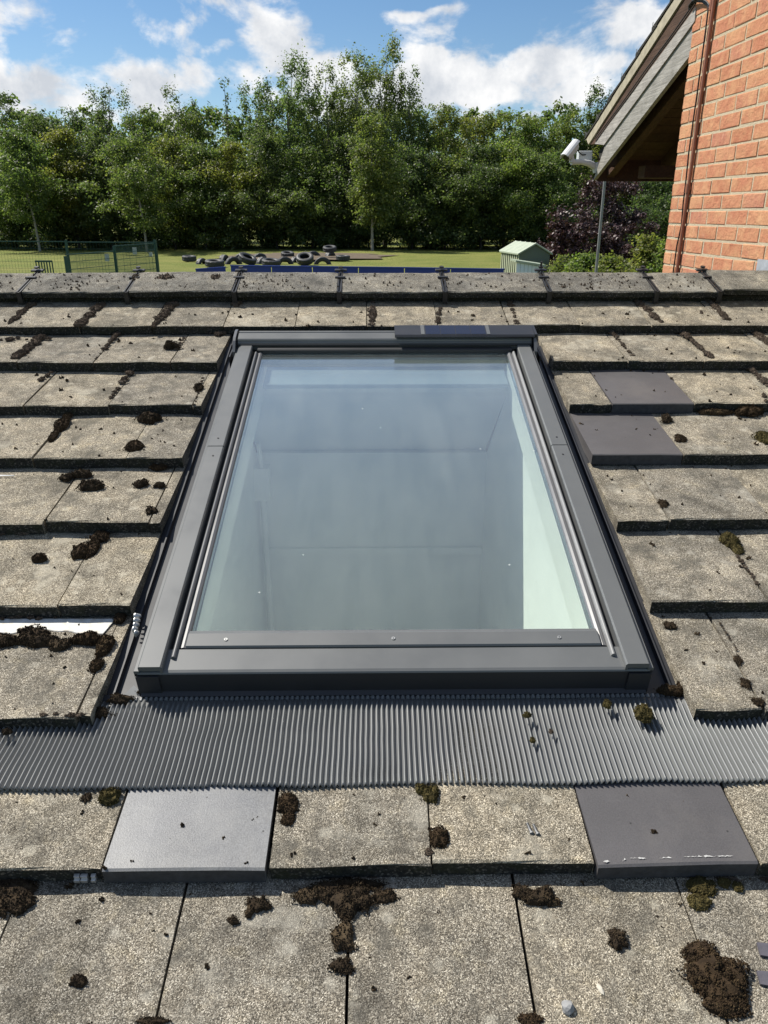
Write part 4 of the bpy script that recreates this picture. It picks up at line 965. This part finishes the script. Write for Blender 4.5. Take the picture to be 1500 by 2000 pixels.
# tall thin pole behind the eaves
b = at(1170, 470, 16.0); bz = ground_z(b.x, 16.0); pole = empty('pole', Matrix.Translation((b.x, 16.0, bz)), 'thin grey metal pole standing behind the eaves of the brick building', 'pole')
h = at(1186, 330, 16.0).z-bz
m = MB(); m.tube([(0, 0, 0), (0, 0, h)], [.032, .026], 10); m.build('shaft', M['galv'], pole); m = MB(); m.tube([(0, 0, 0), (0, 0, .25)], [.07, .07], 10); m.build('base', M['galv'], pole)

# ------------------------------------------------------------------ field: shed, fences, tyres
Ys = 31.0
p = at(1030, 525, Ys); sz = ground_z(p.x, Ys)
ux = (at(1031, 490, Ys).x-at(1030, 490, Ys).x)
shed = empty('metal_shed', Matrix.Translation((p.x, Ys, sz)), 'pale green metal shed with low pitched roof, in front of the purple tree', 'shed')
hl = at(1010, 494, Ys).z-sz; hr = at(1010, 476, Ys).z-sz; x0, xm, x1_ = (1012-1030)*ux, (1040-1030)*ux, (1072-1030)*ux
dep = 2.3; sx = -.30                          # the left flank shows: it runs back and to the left
def SP(x, t, z): return (x+sx*t, t*dep, z)
m = MB(); nrib = 9
for i in range(nrib):
    a, b = i/nrib, (i+1)/nrib
    for (q0, q1, d_) in ((a, a+(b-a)*.62, .0), (a+(b-a)*.62, b, .03)):
        m.add([(x0-d_+sx*q0, q0*dep, 0), (x0-d_+sx*q1, q1*dep, 0), (x0-d_+sx*q1, q1*dep, hl), (x0-d_+sx*q0, q0*dep, hl)], [(0, 1, 2, 3)])
m.build('side_wall', M['shed'], shed)
m = MB(); m.add([SP(x0, 0, 0), SP(x1_, 0, 0), SP(x1_, 0, hl-.03), SP((x0+x1_)/2, 0, hr-.03), SP(x0, 0, hl-.03), SP(x1_, 1, 0), SP(x1_, 1, hl-.03), SP(x0, 1, 0), SP(x0, 1, hl-.03), SP((x0+x1_)/2, 1, hr-.03)], [(0, 1, 2, 3, 4), (1, 5, 6, 2), (5, 7, 8, 9, 6)]); m.build('front_wall', M['shed_shaded'], shed)  # darker copy of the shed's green: the front's shade is in the colour
m = MB(); m.box(x0+.16, x1_-.16, -.03, -.004, .05, hl-.25); dr = m.build('door', M['shed_shaded'], shed); m = MB(); m.box(x0+.26, x0+.3, -.06, -.032, hl-1.0, hl-.8); m.build('handle', M['galv'], dr)
for sg in (-1, 1):
    xe = x0-.08 if sg < 0 else x1_+.08; xc = (x0+x1_)/2
    m = MB(); v = [SP(xe, -.05, hl-.02), SP(xc, -.05, hr+.03), SP(xc, 1.05, hr+.03), SP(xe, 1.05, hl-.02)]; lo = [(a[0], a[1], a[2]-.05) for a in v]
    m.add(v+lo, [(0, 1, 2, 3), (7, 6, 5, 4), (0, 4, 5, 1), (1, 5, 6, 2), (2, 6, 7, 3), (3, 7, 4, 0)])
    for i in range(5):
        t = i/4*1.08-.04; v = [SP(xe, t, hl-.018), SP(xc, t, hr+.032), SP(xc, t+.02, hr+.05), SP(xe, t+.02, hl)]; m.add(v, [(0, 1, 2, 3)])
    m.build('roof', M['shed_roof'], shed)
# pale sheeted lean-to in front
Yl = 24.0; p = at(1035, 522, Yl); z0 = ground_z(p.x, Yl); lt = empty('sheeted_store', Matrix.Translation((p.x, Yl, z0)), 'low white sheet metal store in front of the green shed', 'store')
hz0 = at(1010, 510, Yl).z-z0; hz1 = at(1062, 519, Yl).z-z0; u2 = at(1031, 510, Yl).x-at(1030, 510, Yl).x
m = MB()
for i in range(7):
    a, b = -26*u2+i*7.6*u2, -26*u2+i*7.6*u2+6.9*u2; za, zb = hz0+(hz1-hz0)*i/7, hz0+(hz1-hz0)*(i+1)/7
    m.prism([(a, 0), (b, 0), (b, zb-.04), (a, za-.04)], 'y', -.02, .0)
m.build('sheet', M['panelw'], lt)
m = MB(); m.prism([(-29*u2, hz0-.03), (30*u2, hz1-.03), (30*u2, hz1+.03), (-29*u2, hz0+.03)], 'y', -.08, 1.0); m.build('lid', M['shed_roof'], lt)
# green mesh fences
def mesh_fence(pts, H, name, label, step=2.4, notices=(), mesh=.05, wire=.004, posts=True):
    a0 = Vector((pts[0][0], pts[0][1], 0)); root = empty(name, Matrix.Translation((a0.x, a0.y, ground_z(a0.x, a0.y))), label, 'fence')
    zb = ground_z(a0.x, a0.y)
    for (a, b) in zip(pts[:-1], pts[1:]):
        a, b = Vector((*a, 0)), Vector((*b, 0)); Lh = (b-a).length; d = (b-a)/Lh; nrm = Vector((-d.y, d.x, 0)); n = max(1, round(Lh/step))
        for i in range(n+1):
            q = a+d*Lh*i/n; m = MB(); z = ground_z(q.x, q.y)-zb; q = q-a0
            m.box(q.x-.035, q.x+.035, q.y-.035, q.y+.035, z, z+H+.06); m.build('post', M['fence'], root)
        for i in range(n):
            q0, q1 = a+d*Lh*i/n, a+d*Lh*(i+1)/n; m = MB(); z = ground_z((q0.x+q1.x)/2, (q0.y+q1.y)/2)-zb; k = int((q1-q0).length/mesh)
            def bar_(p, q, w):
                pv, qv = Vector(p), Vector(q); e = (qv-pv).normalized(); s1 = e.cross(nrm).normalized()*w/2; s2 = nrm*w/2
                vs = [pv+s1+s2, pv-s1+s2, pv-s1-s2, pv+s1-s2, qv+s1+s2, qv-s1+s2, qv-s1-s2, qv+s1-s2]
                m.add(vs, [(0, 1, 5, 4), (1, 2, 6, 5), (2, 3, 7, 6), (3, 0, 4, 7)])
            for j in range(k):
                w = q0+(q1-q0)*(j+.5)/k-a0; bar_((w.x, w.y, z+.05), (w.x, w.y, z+H), wire)
            for j in range(int(H/.2)+1):
                u, v = q0-a0, q1-a0; zz_ = z+.05+(H-.05)*j/int(H/.2); bar_((u.x, u.y, zz_), (v.x, v.y, zz_), wire*1.6)
            u, v = q0-a0, q1-a0; bar_((u.x, u.y, z+H), (v.x, v.y, z+H), .03)
            m.build('mesh_panel', M['fence'], root)
    for (x, y, z, w, h) in notices:
        m = MB(); m.box(x-w/2-a0.x, x+w/2-a0.x, y-a0.y-.05, y-a0.y-.035, z-h/2-zb, z+h/2-zb); m.build('notice', M['board'], root)
    return root
c1 = at(302, 472, 27.0); c2 = at(128, 503, 22.4); c3 = at(-40, 475, 28.0)
H1 = c1.z-ground_z(c1.x, c1.y)
nts = []
for (px, py, w, h) in ((210, 503, .16, .26), (264, 490, .16, .26), (295, 497, .14, .18)):
    t = (px-302)/(128-302); pos = c1.lerp(c2, t); r = at(px, py, pos.y); nts.append((r.x, r.y, r.z, w*.8, h*.8))
H2 = H1
mesh_fence([(c1.x, c1.y), (c2.x, c2.y)], H1, 'mesh_fence', 'green mesh fence with paper notices running toward the roof', 2.0, nts, .05, .009)
mesh_fence([(c1.x, c1.y+.1), (c3.x, c3.y)], H1*.98, 'mesh_fence', 'green mesh fence along the far side of the pen', 2.6, (), .11, .004)
g0, g1 = at(70, 512, 24.0), at(101, 508, 24.0)
root = empty('low_gate', Matrix.Translation((g0.x, 24.0, ground_z(g0.x, 24))), 'low green metal gate at the left end of the pen', 'gate')
zb = ground_z(g0.x, 24); m = MB(); m.box(-.02, g1.x-g0.x, -.02, .02, g0.z-zb, g0.z-zb+.05); m.box(-.02, g1.x-g0.x, -.02, .02, .2, .25); m.build('rail', M['fence'], root)
for i in range(7):
    m = MB(); x = (g1.x-g0.x)*i/6; m.box(x-.015, x+.015, -.012, .012, .1, g0.z-zb+.04); m.build('bar', M['fence'], root)
# blue hoarding
def hoarding(pxs, Y, label):
    a = at(pxs[0][0], pxs[0][1], Y); z0 = ground_z(a.x, Y); root = empty('blue_hoarding', Matrix.Translation((a.x, Y, z0)), label, 'hoarding')
    for (u, v) in zip(pxs[:-1], pxs[1:]):
        p, q = at(*u, Y), at(*v, Y); m = MB(); m.prism([(p.x-a.x+.01, 0), (q.x-a.x-.01, 0), (q.x-a.x-.01, q.z-z0), (p.x-a.x+.01, p.z-z0)], 'y', -.02, .02); m.build('board', M['blue'], root)
        m = MB(); m.prism([(p.x-a.x, p.z-z0), (q.x-a.x, q.z-z0), (q.x-a.x, q.z-z0+.03), (p.x-a.x, p.z-z0+.03)], 'y', -.035, .035); m.build('top_rail', M['blue'], root)
hoarding([(450, 520), (530, 521), (610, 522), (700, 523), (790, 524), (880, 525.5), (985, 527)], 20.0, 'long blue hoarding just beyond the ridge')
hoarding([(382, 527), (441, 523)], 21.0, 'short blue hoarding end left of the long one')
# soil patch and tyres
def tyre_mesh(R, w):
    m = MB(); n = 28
    prof = [(R*.52, -w*.34), (R*.60, -w*.47), (R*.78, -w*.52), (R*.93, -w*.46), (R, -w*.34), (R, -w*.12), (R*.985, -w*.10), (R*.985, w*.10), (R, w*.12), (R, w*.34), (R*.93, w*.46), (R*.78, w*.52), (R*.60, w*.47), (R*.52, w*.34), (R*.55, w*.3), (R*.9, w*.34), (R*.9, -w*.34), (R*.55, -w*.3)]
    k = len(prof); vs = []
    for i in range(n):
        a = 2*math.pi*i/n
        for j, (r, z) in enumerate(prof):
            rr_ = r*(1-.018*((i+(1 if j < 6 else 0)) % 2)) if 3 < j < 10 else r
            vs.append((rr_*math.cos(a), rr_*math.sin(a), z))
    m.add(vs, [(i*k+j, ((i+1) % n)*k+j, ((i+1) % n)*k+(j+1) % k, i*k+(j+1) % k) for i in range(n) for j in range(k)], False)
    return m.mesh('tyre', M['tyre'])
TM = [tyre_mesh(.50, .36), tyre_mesh(.53, .32), tyre_mesh(.44, .30)]
# pixel x, y of the centre, mesh, pose: flat tilt (deg) or standing turn, sink, label
TY = [(370, 506, 2, 'flat', 4, 'leftmost tyre, lying flat on the grass'), (394, 509, 2, 'stand', 65, 'small tyre half buried next to the leftmost one'),
      (420, 517, 1, 'flat', 6, 'tyre lying flat nearest the short blue hoarding'), (438, 503, 0, 'stand', 75, 'dark tyre standing behind the flat one near the hoarding end'),
      (456, 509, 1, 'stand', 35, 'half buried tyre arch left of the leaning one'), (472, 500, 0, 'stand', 10, 'tyre in shade at the back left of the heap'), (484, 512, 1, 'flat', 24, 'tyre leaning on edge at the left of the heap'),
      (508, 500, 0, 'stand', 25, 'tyre in shade at the back middle of the heap'), (514, 508, 0, 'stand', 50, 'half buried tyre arch in the middle of the row'), (530, 515, 1, 'flat', 8, 'tyre lying flat in front of the middle of the row'),
      (556, 509, 1, 'stand', 20, 'clear black tyre arch right of the middle'), (578, 506, 2, 'stand', 55, 'narrow tyre standing behind the right arch'), (562, 500, 2, 'flat', 10, 'small tyre lying behind the clear arch'), (596, 513, 0, 'flat', 26, 'large tyre tipped on its side in front on the right'),
      (612, 498, 1, 'stand', 15, 'tyre arch at the back of the right group'), (630, 510, 1, 'stand', 5, 'low tyre arch at the front of the right group'), (645, 498, 0, 'stand', 60, 'dark tyre standing at the right end of the heap'),
      (644, 486, 2, 'flat', 12, 'tyre balanced flat on top of the heap at the right'), (670, 506, 2, 'flat', 3, 'rightmost tyre, lying flat apart from the heap')]
tcount = 0
for (px, py, k, pose, ang, lab) in TY:
    g = on_ground(px, py+4 if pose == 'flat' else py+5, 0.0); 
    if 'top of the heap' in lab: g = at(px, py, 52.0)
    elif g.y > 56: g = Vector((g.x*56/g.y, 56, 0))
    o = bpy.data.objects.new('tyre', TM[k]); COL.objects.link(o); zz0 = ground_z(g.x, g.y)
    if pose == 'flat':
        zt = g.z if 'top of the heap' in lab else zz0+.18+math.sin(math.radians(ang))*.45
        o.matrix_world = Matrix.Translation((g.x, g.y, zt)) @ Matrix.Rotation(rng.uniform(-.6, .6), 4, 'Z') @ Matrix.Rotation(math.radians(ang), 4, 'X') @ Matrix.Rotation(math.radians(ang*.4), 4, 'Y')
    else:
        o.matrix_world = Matrix.Translation((g.x, g.y, zz0-.10)) @ Matrix.Rotation(math.radians(ang), 4, 'Z') @ Matrix.Rotation(math.radians(90), 4, 'X')
    tag(o, lab, 'tyre', 'old tyres heaped on the playing field')
a, b = on_ground(560, 506), on_ground(700, 488)
m = MB(); n = 28; vs = [((a.x+b.x)/2-1, 54, .05)]+[((a.x+b.x)/2-1+math.cos(6.283*i/n)*5.5*(1+.2*math.sin(i*2.3)), 54+math.sin(6.283*i/n)*5*(1+.15*math.sin(i*3.1)), .02+ground_z(0, 54)*0) for i in range(n)]
m.add(vs, [(0, 1+i, 1+(i+1) % n) for i in range(n)]); o = m.build('bare_soil', M['soil']); tag(o, kind='structure'); o.location.z = .075

# ------------------------------------------------------------------ trees
def crown_mesh(name, lobes, leaf, n_clump, n_leaf, seed, mat, cr=(.45, .95), upright=0):
    """leaf-sized faces gathered in clumps through the lobes (cx, cy, cz, rx, ry, rz)"""
    r = np.random.RandomState(seed)
    vol = np.array([l[3]*l[4]*l[5] for l in lobes])**.67; vol = vol/vol.sum()
    V = []
    for li, l in enumerate(lobes):
        k = max(3, int(n_clump*vol[li])); d = r.normal(size=(k, 3)); d /= np.linalg.norm(d, axis=1)[:, None]
        q = r.uniform(.35, 1.0, k)**.5
        c = np.array(l[:3])+d*q[:, None]*np.array(l[3:])*r.uniform(.85, 1.08, (k, 1))
        R = r.uniform(*cr, k)
        for i in range(k):
            e = r.normal(size=(n_leaf, 3)); e /= np.linalg.norm(e, axis=1)[:, None]
            rad = np.minimum(np.abs(r.normal(size=n_leaf))*.48+.22, 1.35)
            el = np.array([1.0, 1.0, .72]) if upright == 0 else np.array([.8, .8, 1.25])
            p = c[i]+e*rad[:, None]*R[i]*el
            nrm = e*.6+r.normal(size=(n_leaf, 3))*.6+np.array([0, 0, .55]); nrm /= np.linalg.norm(nrm, axis=1)[:, None]
            t = np.cross(nrm, r.normal(size=(n_leaf, 3))); t /= np.linalg.norm(t, axis=1)[:, None]; b = np.cross(nrm, t)
            sz = leaf*r.uniform(.6, 1.35, (n_leaf, 1))
            V.append(np.stack([p-t*sz*.5, p+b*sz*.34, p+t*sz*.6, p-b*sz*.34], 1).reshape(-1, 3))
    V = np.concatenate(V); nf = len(V)//4
    me = bpy.data.meshes.new(name); me.vertices.add(len(V)); me.vertices.foreach_set('co', V.astype(np.float32).ravel())
    me.loops.add(nf*4); me.loops.foreach_set('vertex_index', np.arange(nf*4, dtype=np.int32))
    me.polygons.add(nf); me.polygons.foreach_set('loop_start', np.arange(0, nf*4, 4, dtype=np.int32)); me.polygons.foreach_set('loop_total', np.full(nf, 4, dtype=np.int32))
    me.materials.append(mat); me.update(calc_edges=True); return me
def trunk_mesh(h, r0, lobes, seed, mat, lean=0.0):
    r = random.Random(seed); m = MB(); pts = []
    for i in range(7):
        t = i/6; pts.append(Vector((lean*t*t*h+r.uniform(-.05, .05)*h*.1*t, r.uniform(-.05, .05)*h*.1*t, h*t)))
    m.tube(pts, [r0*(1-.78*i/6) for i in range(7)], 8)
    for l in lobes[:8]:
        c = Vector(l[:3]); z = max(.25*h, min(.85*h, c.z-l[5]*.9)); base = Vector((lean*(z/h)**2*h, 0, z)); mid = base.lerp(c, .5)+Vector((0, 0, -.1*l[5]))
        m.tube([base, mid, c+Vector((0, 0, l[5]*.3))], [r0*.42, r0*.26, r0*.1], 6)
    return m.mesh('trunk', mat)
def lobes_for(w, h, z0, seed, shape):
    r = random.Random(seed); L_ = []
    if shape == 'tall':
        n = 7
        for i in range(n):
            t = i/(n-1); rad = w/2*(math.sin(math.pi*(.16+.72*t))**.6)*.72
            L_.append((r.uniform(-.3, .3)*w*.5*(1-t*.6), r.uniform(-.3, .3)*w*.45, z0+(h-z0)*(.08+.86*t), rad+.3, rad+.3, (h-z0)*.12+.3))
        for i in range(3): L_.append((r.uniform(-.32, .32)*w, r.uniform(-.3, .1)*w, z0+(h-z0)*r.uniform(.2, .7), w*.2, w*.2, (h-z0)*.13))
    elif shape == 'spiky':
        n = 6
        for i in range(n):
            t = i/(n-1); rad = w/2*(.95-.62*t)
            L_.append((r.uniform(-.2, .2)*w*.3, 0, z0+(h-z0)*(.08+.88*t), rad*.85+.2, rad*.85+.2, (h-z0)*.13))
    else:
        H = h-z0
        for i in range(5):                # full crown down to the ground, stepped outline
            t = i/4; rad = w*.5*(.74-.30*t*t)*r.uniform(.85, 1.12)
            L_.append((r.uniform(-.12, .12)*w, r.uniform(-.1, .1)*w, z0+H*(.10+.78*t), rad, rad, H*.15))
        for i in range(6):
            a = r.random()*6.28; t = r.uniform(.15, .8); q = w*.5*(.75-.4*t)
            L_.append((math.cos(a)*q, math.sin(a)*q, z0+H*t, w*r.uniform(.14, .24), w*r.uniform(.14, .24), H*r.uniform(.07, .14)))
        for i in range(6):                # boughs reaching out of the front and the sunny side
            t = r.uniform(.2, .72); L_.append((r.uniform(-.5, .3)*w, -w*r.uniform(.32, .6), z0+H*t, w*r.uniform(.16, .24), w*r.uniform(.14, .2), H*r.uniform(.05, .08)))
        for i in range(3): L_.append((r.uniform(-.2, .2)*w, 0, z0+H*r.uniform(.86, .94), w*.2, w*.2, H*.07))
    return L_
tid = 0
def tree(name, px, top, wpx, Y, mat, shape, label, z0f=.12, leaf=.16, nc=60, nl=110, bark='bark', group='trees along the edge of the field', lean=0.0, cat='tree', cr=(.45, 1.05), wide=1.0, k=1.0):
    global tid; tid += 1
    p = at(px, 450, Y); u = at(px+1, 450, Y).x-p.x; gz = ground_z(p.x, Y)
    h = at(px, top, Y).z-gz; w = wpx*u*wide
    root = empty(name, Matrix.Translation((p.x, Y, gz)), label, cat, group)
    lb = lobes_for(w, h*.985, h*z0f, tid*13+1, shape)
    if lean: lb = [(l[0]+lean*(l[2]/h)**2*h, *l[1:]) for l in lb]
    o = bpy.data.objects.new('crown', crown_mesh('crown', lb, leaf, int(nc*1.35), nl, tid, M[mat], cr, 1 if 'birch' in mat or shape == 'spiky' else 0)); link(o, root)
    t = bpy.data.objects.new('trunk', trunk_mesh(h*.8, max(.05, h*.013), lb, tid, M[bark], lean)); link(t, root)
    return root
# back row
tree('tree', 28, 152, 190, 72, 'leaf_dark', 'round', 'tall dark tree at the left edge of the wood', .05, nc=152, nl=95)
tree('tree', -80, 120, 190, 74, 'leaf_dark', 'round', 'dark tree cut off by the left edge of the photo', .05, nc=112)
tree('tree', 120, 212, 110, 74, 'leaf_dark', 'round', 'low dark tree right of the tall one at the left edge', .03, nc=140, nl=100, wide=1.75)
tree('tree', 168, 210, 80, 76, 'leaf_dark', 'round', 'narrow dark tree before the spiky top on the left', .05, nc=72)
tree('tree', 232, 182, 150, 75, 'leaf_dark', 'spiky', 'dark tree with two spiky tops in the left half of the wood', .03, nc=140, nl=100, wide=1.75)
tree('tree', 305, 208, 130, 74, 'leaf_mid', 'round', 'mid green tree behind the pen fence', .05, nc=112)
tree('tree', 358, 194, 140, 76, 'leaf_dark', 'spiky', 'pointed dark tree left of the gap in the skyline', .03, nc=140, nl=100, wide=1.75)
tree('tree', 412, 222, 100, 75, 'leaf_mid', 'round', 'low green tree in the skyline gap', .03, nc=140, nl=100, wide=1.75)
tree('sapling', 458, 160, 50, 73, 'leaf_dark', 'spiky', 'thin sparse treetop standing alone in the skyline gap', .3, leaf=.17, nc=30, nl=34, cr=(.35, .6))
tree('birch_tree', 510, 172, 110, 72, 'leaf_birch', 'tall', 'birch with feathery crown, leftmost of the tall birches', .05, nc=128, wide=1.35, k=1.3, bark='bark_pale')
tree('birch_tree', 572, 122, 125, 71, 'leaf_birch', 'tall', 'tall feathery birch second from the left of the tall birches', .05, nc=168, wide=1.35, k=1.3, bark='bark_pale')
tree('birch_tree', 645, 148, 110, 72, 'leaf_birch', 'tall', 'feathery birch in the dip between the two tallest birches', .05, nc=152, wide=1.35, k=1.3, bark='bark_pale')
tree('birch_tree', 700, 122, 105, 71, 'leaf_birch', 'tall', 'tall birch just left of the highest treetop', .05, nc=160, wide=1.35, k=1.3, bark='bark_pale')
tree('birch_tree', 752, 98, 115, 72, 'leaf_birch', 'tall', 'birch with the highest treetop in the wood', .05, nc=176, wide=1.35, k=1.3, bark='bark_pale')
tree('birch_tree', 800, 150, 80, 73, 'leaf_birch', 'tall', 'birch at the right shoulder of the tall birches', .05, nc=112, wide=1.35, k=1.3, bark='bark_pale')
for (px, top, w, mk, sh_, lab) in [(862, 205, 100, 'leaf_mid', 'round', 'green tree right of the tall birches'), (925, 214, 110, 'leaf_yellow', 'round', 'yellowish tree in the low right part of the wood'),
                               (985, 212, 110, 'leaf_mid', 'round', 'green tree above the shed in the back row'), (1045, 220, 110, 'leaf_light', 'round', 'light green tree left of the security camera'),
                               (1100, 212, 100, 'leaf_mid', 'round', 'green tree behind the security camera'), (1150, 190, 90, 'leaf_dark', 'spiky', 'dark pointed tree touching the verge of the brick building'),
                               (1195, 178, 70, 'leaf_yellow', 'round', 'yellowish treetop behind the verge tiles'), (1260, 190, 110, 'leaf_dark', 'round', 'dark tree hidden behind the barge board'),
                               (1340, 200, 120, 'leaf_dark', 'round', 'dark tree behind the brick wall')]:
    tree('tree', px, top, w, 73+(px % 3), mk, sh_, lab, .03, nc=150, nl=100, wide=1.75)
# middle row
for (px, top, w, mk, lab) in [(20, 300, 120, 'leaf_mid', 'mid green tree low at the left edge'), (85, 280, 110, 'leaf_light', 'sunlit tree at the left of the middle row'), (150, 250, 90, 'leaf_yellow', 'yellow green tree in the middle row on the left'),
                             (215, 255, 110, 'leaf_dark', 'dark tree of the middle row behind the pen'), (340, 265, 110, 'leaf_yellow', 'yellowing tree of the middle row over the pen corner'), (400, 280, 100, 'leaf_mid', 'mid green tree over the left end of the tyres'),
                             (460, 275, 110, 'leaf_yellow', 'yellowing tree over the tyres'), (540, 255, 120, 'leaf_dark', 'dark tree below the left birches'), (610, 290, 120, 'leaf_mid', 'mid green tree with hanging boughs below the birches'),
                             (680, 260, 90, 'leaf_dark', 'dark tree left of the small pale trunk'), (805, 280, 100, 'leaf_dark', 'dark tree right of the small pale trunk'), (870, 300, 110, 'leaf_mid', 'mid green tree in the right middle row'),
                             (940, 280, 110, 'leaf_dark', 'dark tree left of the sunlit one over the shed'), (985, 270, 100, 'leaf_light', 'sunlit tree behind the shed'), (1050, 290, 100, 'leaf_mid', 'mid green tree between the shed and the purple tree'), (1290, 350, 150, 'leaf_dark', 'dark tree behind the purple one, under the eaves')]:
    tree('tree', px, top, w, 67+(px % 7)*.3, mk, 'round', lab, .12, nc=150, nl=100, wide=1.3, group='trees in the middle of the wood')
# front trees with visible trunks
tree('young_tree', 72, 255, 150, 63, 'leaf_mid', 'round', 'young tree with leaning pale trunk at the left', .28, nc=110, bark='bark_pale', lean=-.12, group='young trees at the field edge')
tree('young_tree', 283, 268, 160, 63, 'leaf_mid', 'round', 'young tree with leaning pale trunk behind the pen corner', .24, nc=110, bark='bark_pale', lean=-.08, group='young trees at the field edge')
tree('young_tree', 727, 232, 125, 63, 'leaf_mid', 'tall', 'bright green young tree with straight pale trunk in the middle', .20, nc=130, bark='bark_pale', group='young trees at the field edge')
# undergrowth along the foot of the wood
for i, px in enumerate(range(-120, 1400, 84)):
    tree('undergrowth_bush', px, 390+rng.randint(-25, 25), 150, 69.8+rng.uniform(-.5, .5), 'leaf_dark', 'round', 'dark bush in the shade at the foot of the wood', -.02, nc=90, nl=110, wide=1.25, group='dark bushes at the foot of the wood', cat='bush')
# far wood that closes the gaps
lb = [(x, 84+3*math.sin(x), 6.9+.8*math.sin(x*.7)+.5*math.sin(x*1.9), 4.2, 3, 5.6) for x in range(-60, 75, 3)]
o = bpy.data.objects.new('far_wood', crown_mesh('far_wood', lb, .34, 2600, 90, 5, M['leaf_mid'], (.7, 1.5))); COL.objects.link(o); tag(o, 'dark mass of trees deep in the wood', 'wood', kind='stuff')
# purple tree and the shrubs by the shed
tree('purple_tree', 1185, 345, 190, 40, 'leaf_purple', 'round', 'dark purple leaved tree under the eaves, behind the pole', .02, leaf=.13, nc=150, nl=85, group='', cr=(.28, .6))
tree('purple_bush', 1095, 430, 90, 39, 'leaf_purple', 'round', 'purple leaved bush right behind the shed', .02, leaf=.13, nc=50, nl=70, group='', cr=(.25, .5), cat='bush')
for (px, top, w, Y, mk, lab) in [(1110, 505, 80, 30, 'leaf_yellow', 'yellow green shrub right of the shed'), (1150, 500, 70, 29, 'leaf_light', 'shrub just left of the foot of the pole'), (1205, 503, 90, 28, 'leaf_yellow', 'bright yellow green shrub right of the foot of the pole'),
                                 (1268, 462, 85, 30, 'leaf_yellow', 'taller yellow green shrub beside the brick wall'), (1310, 470, 70, 29, 'leaf_light', 'shrub half hidden by the brick wall corner')]:
    tree('shrub', px, top, w, Y, mk, 'round', lab, -.05, leaf=.11, nc=60, nl=60, group='yellow green shrubs by the shed', cat='shrub', cr=(.2, .45))
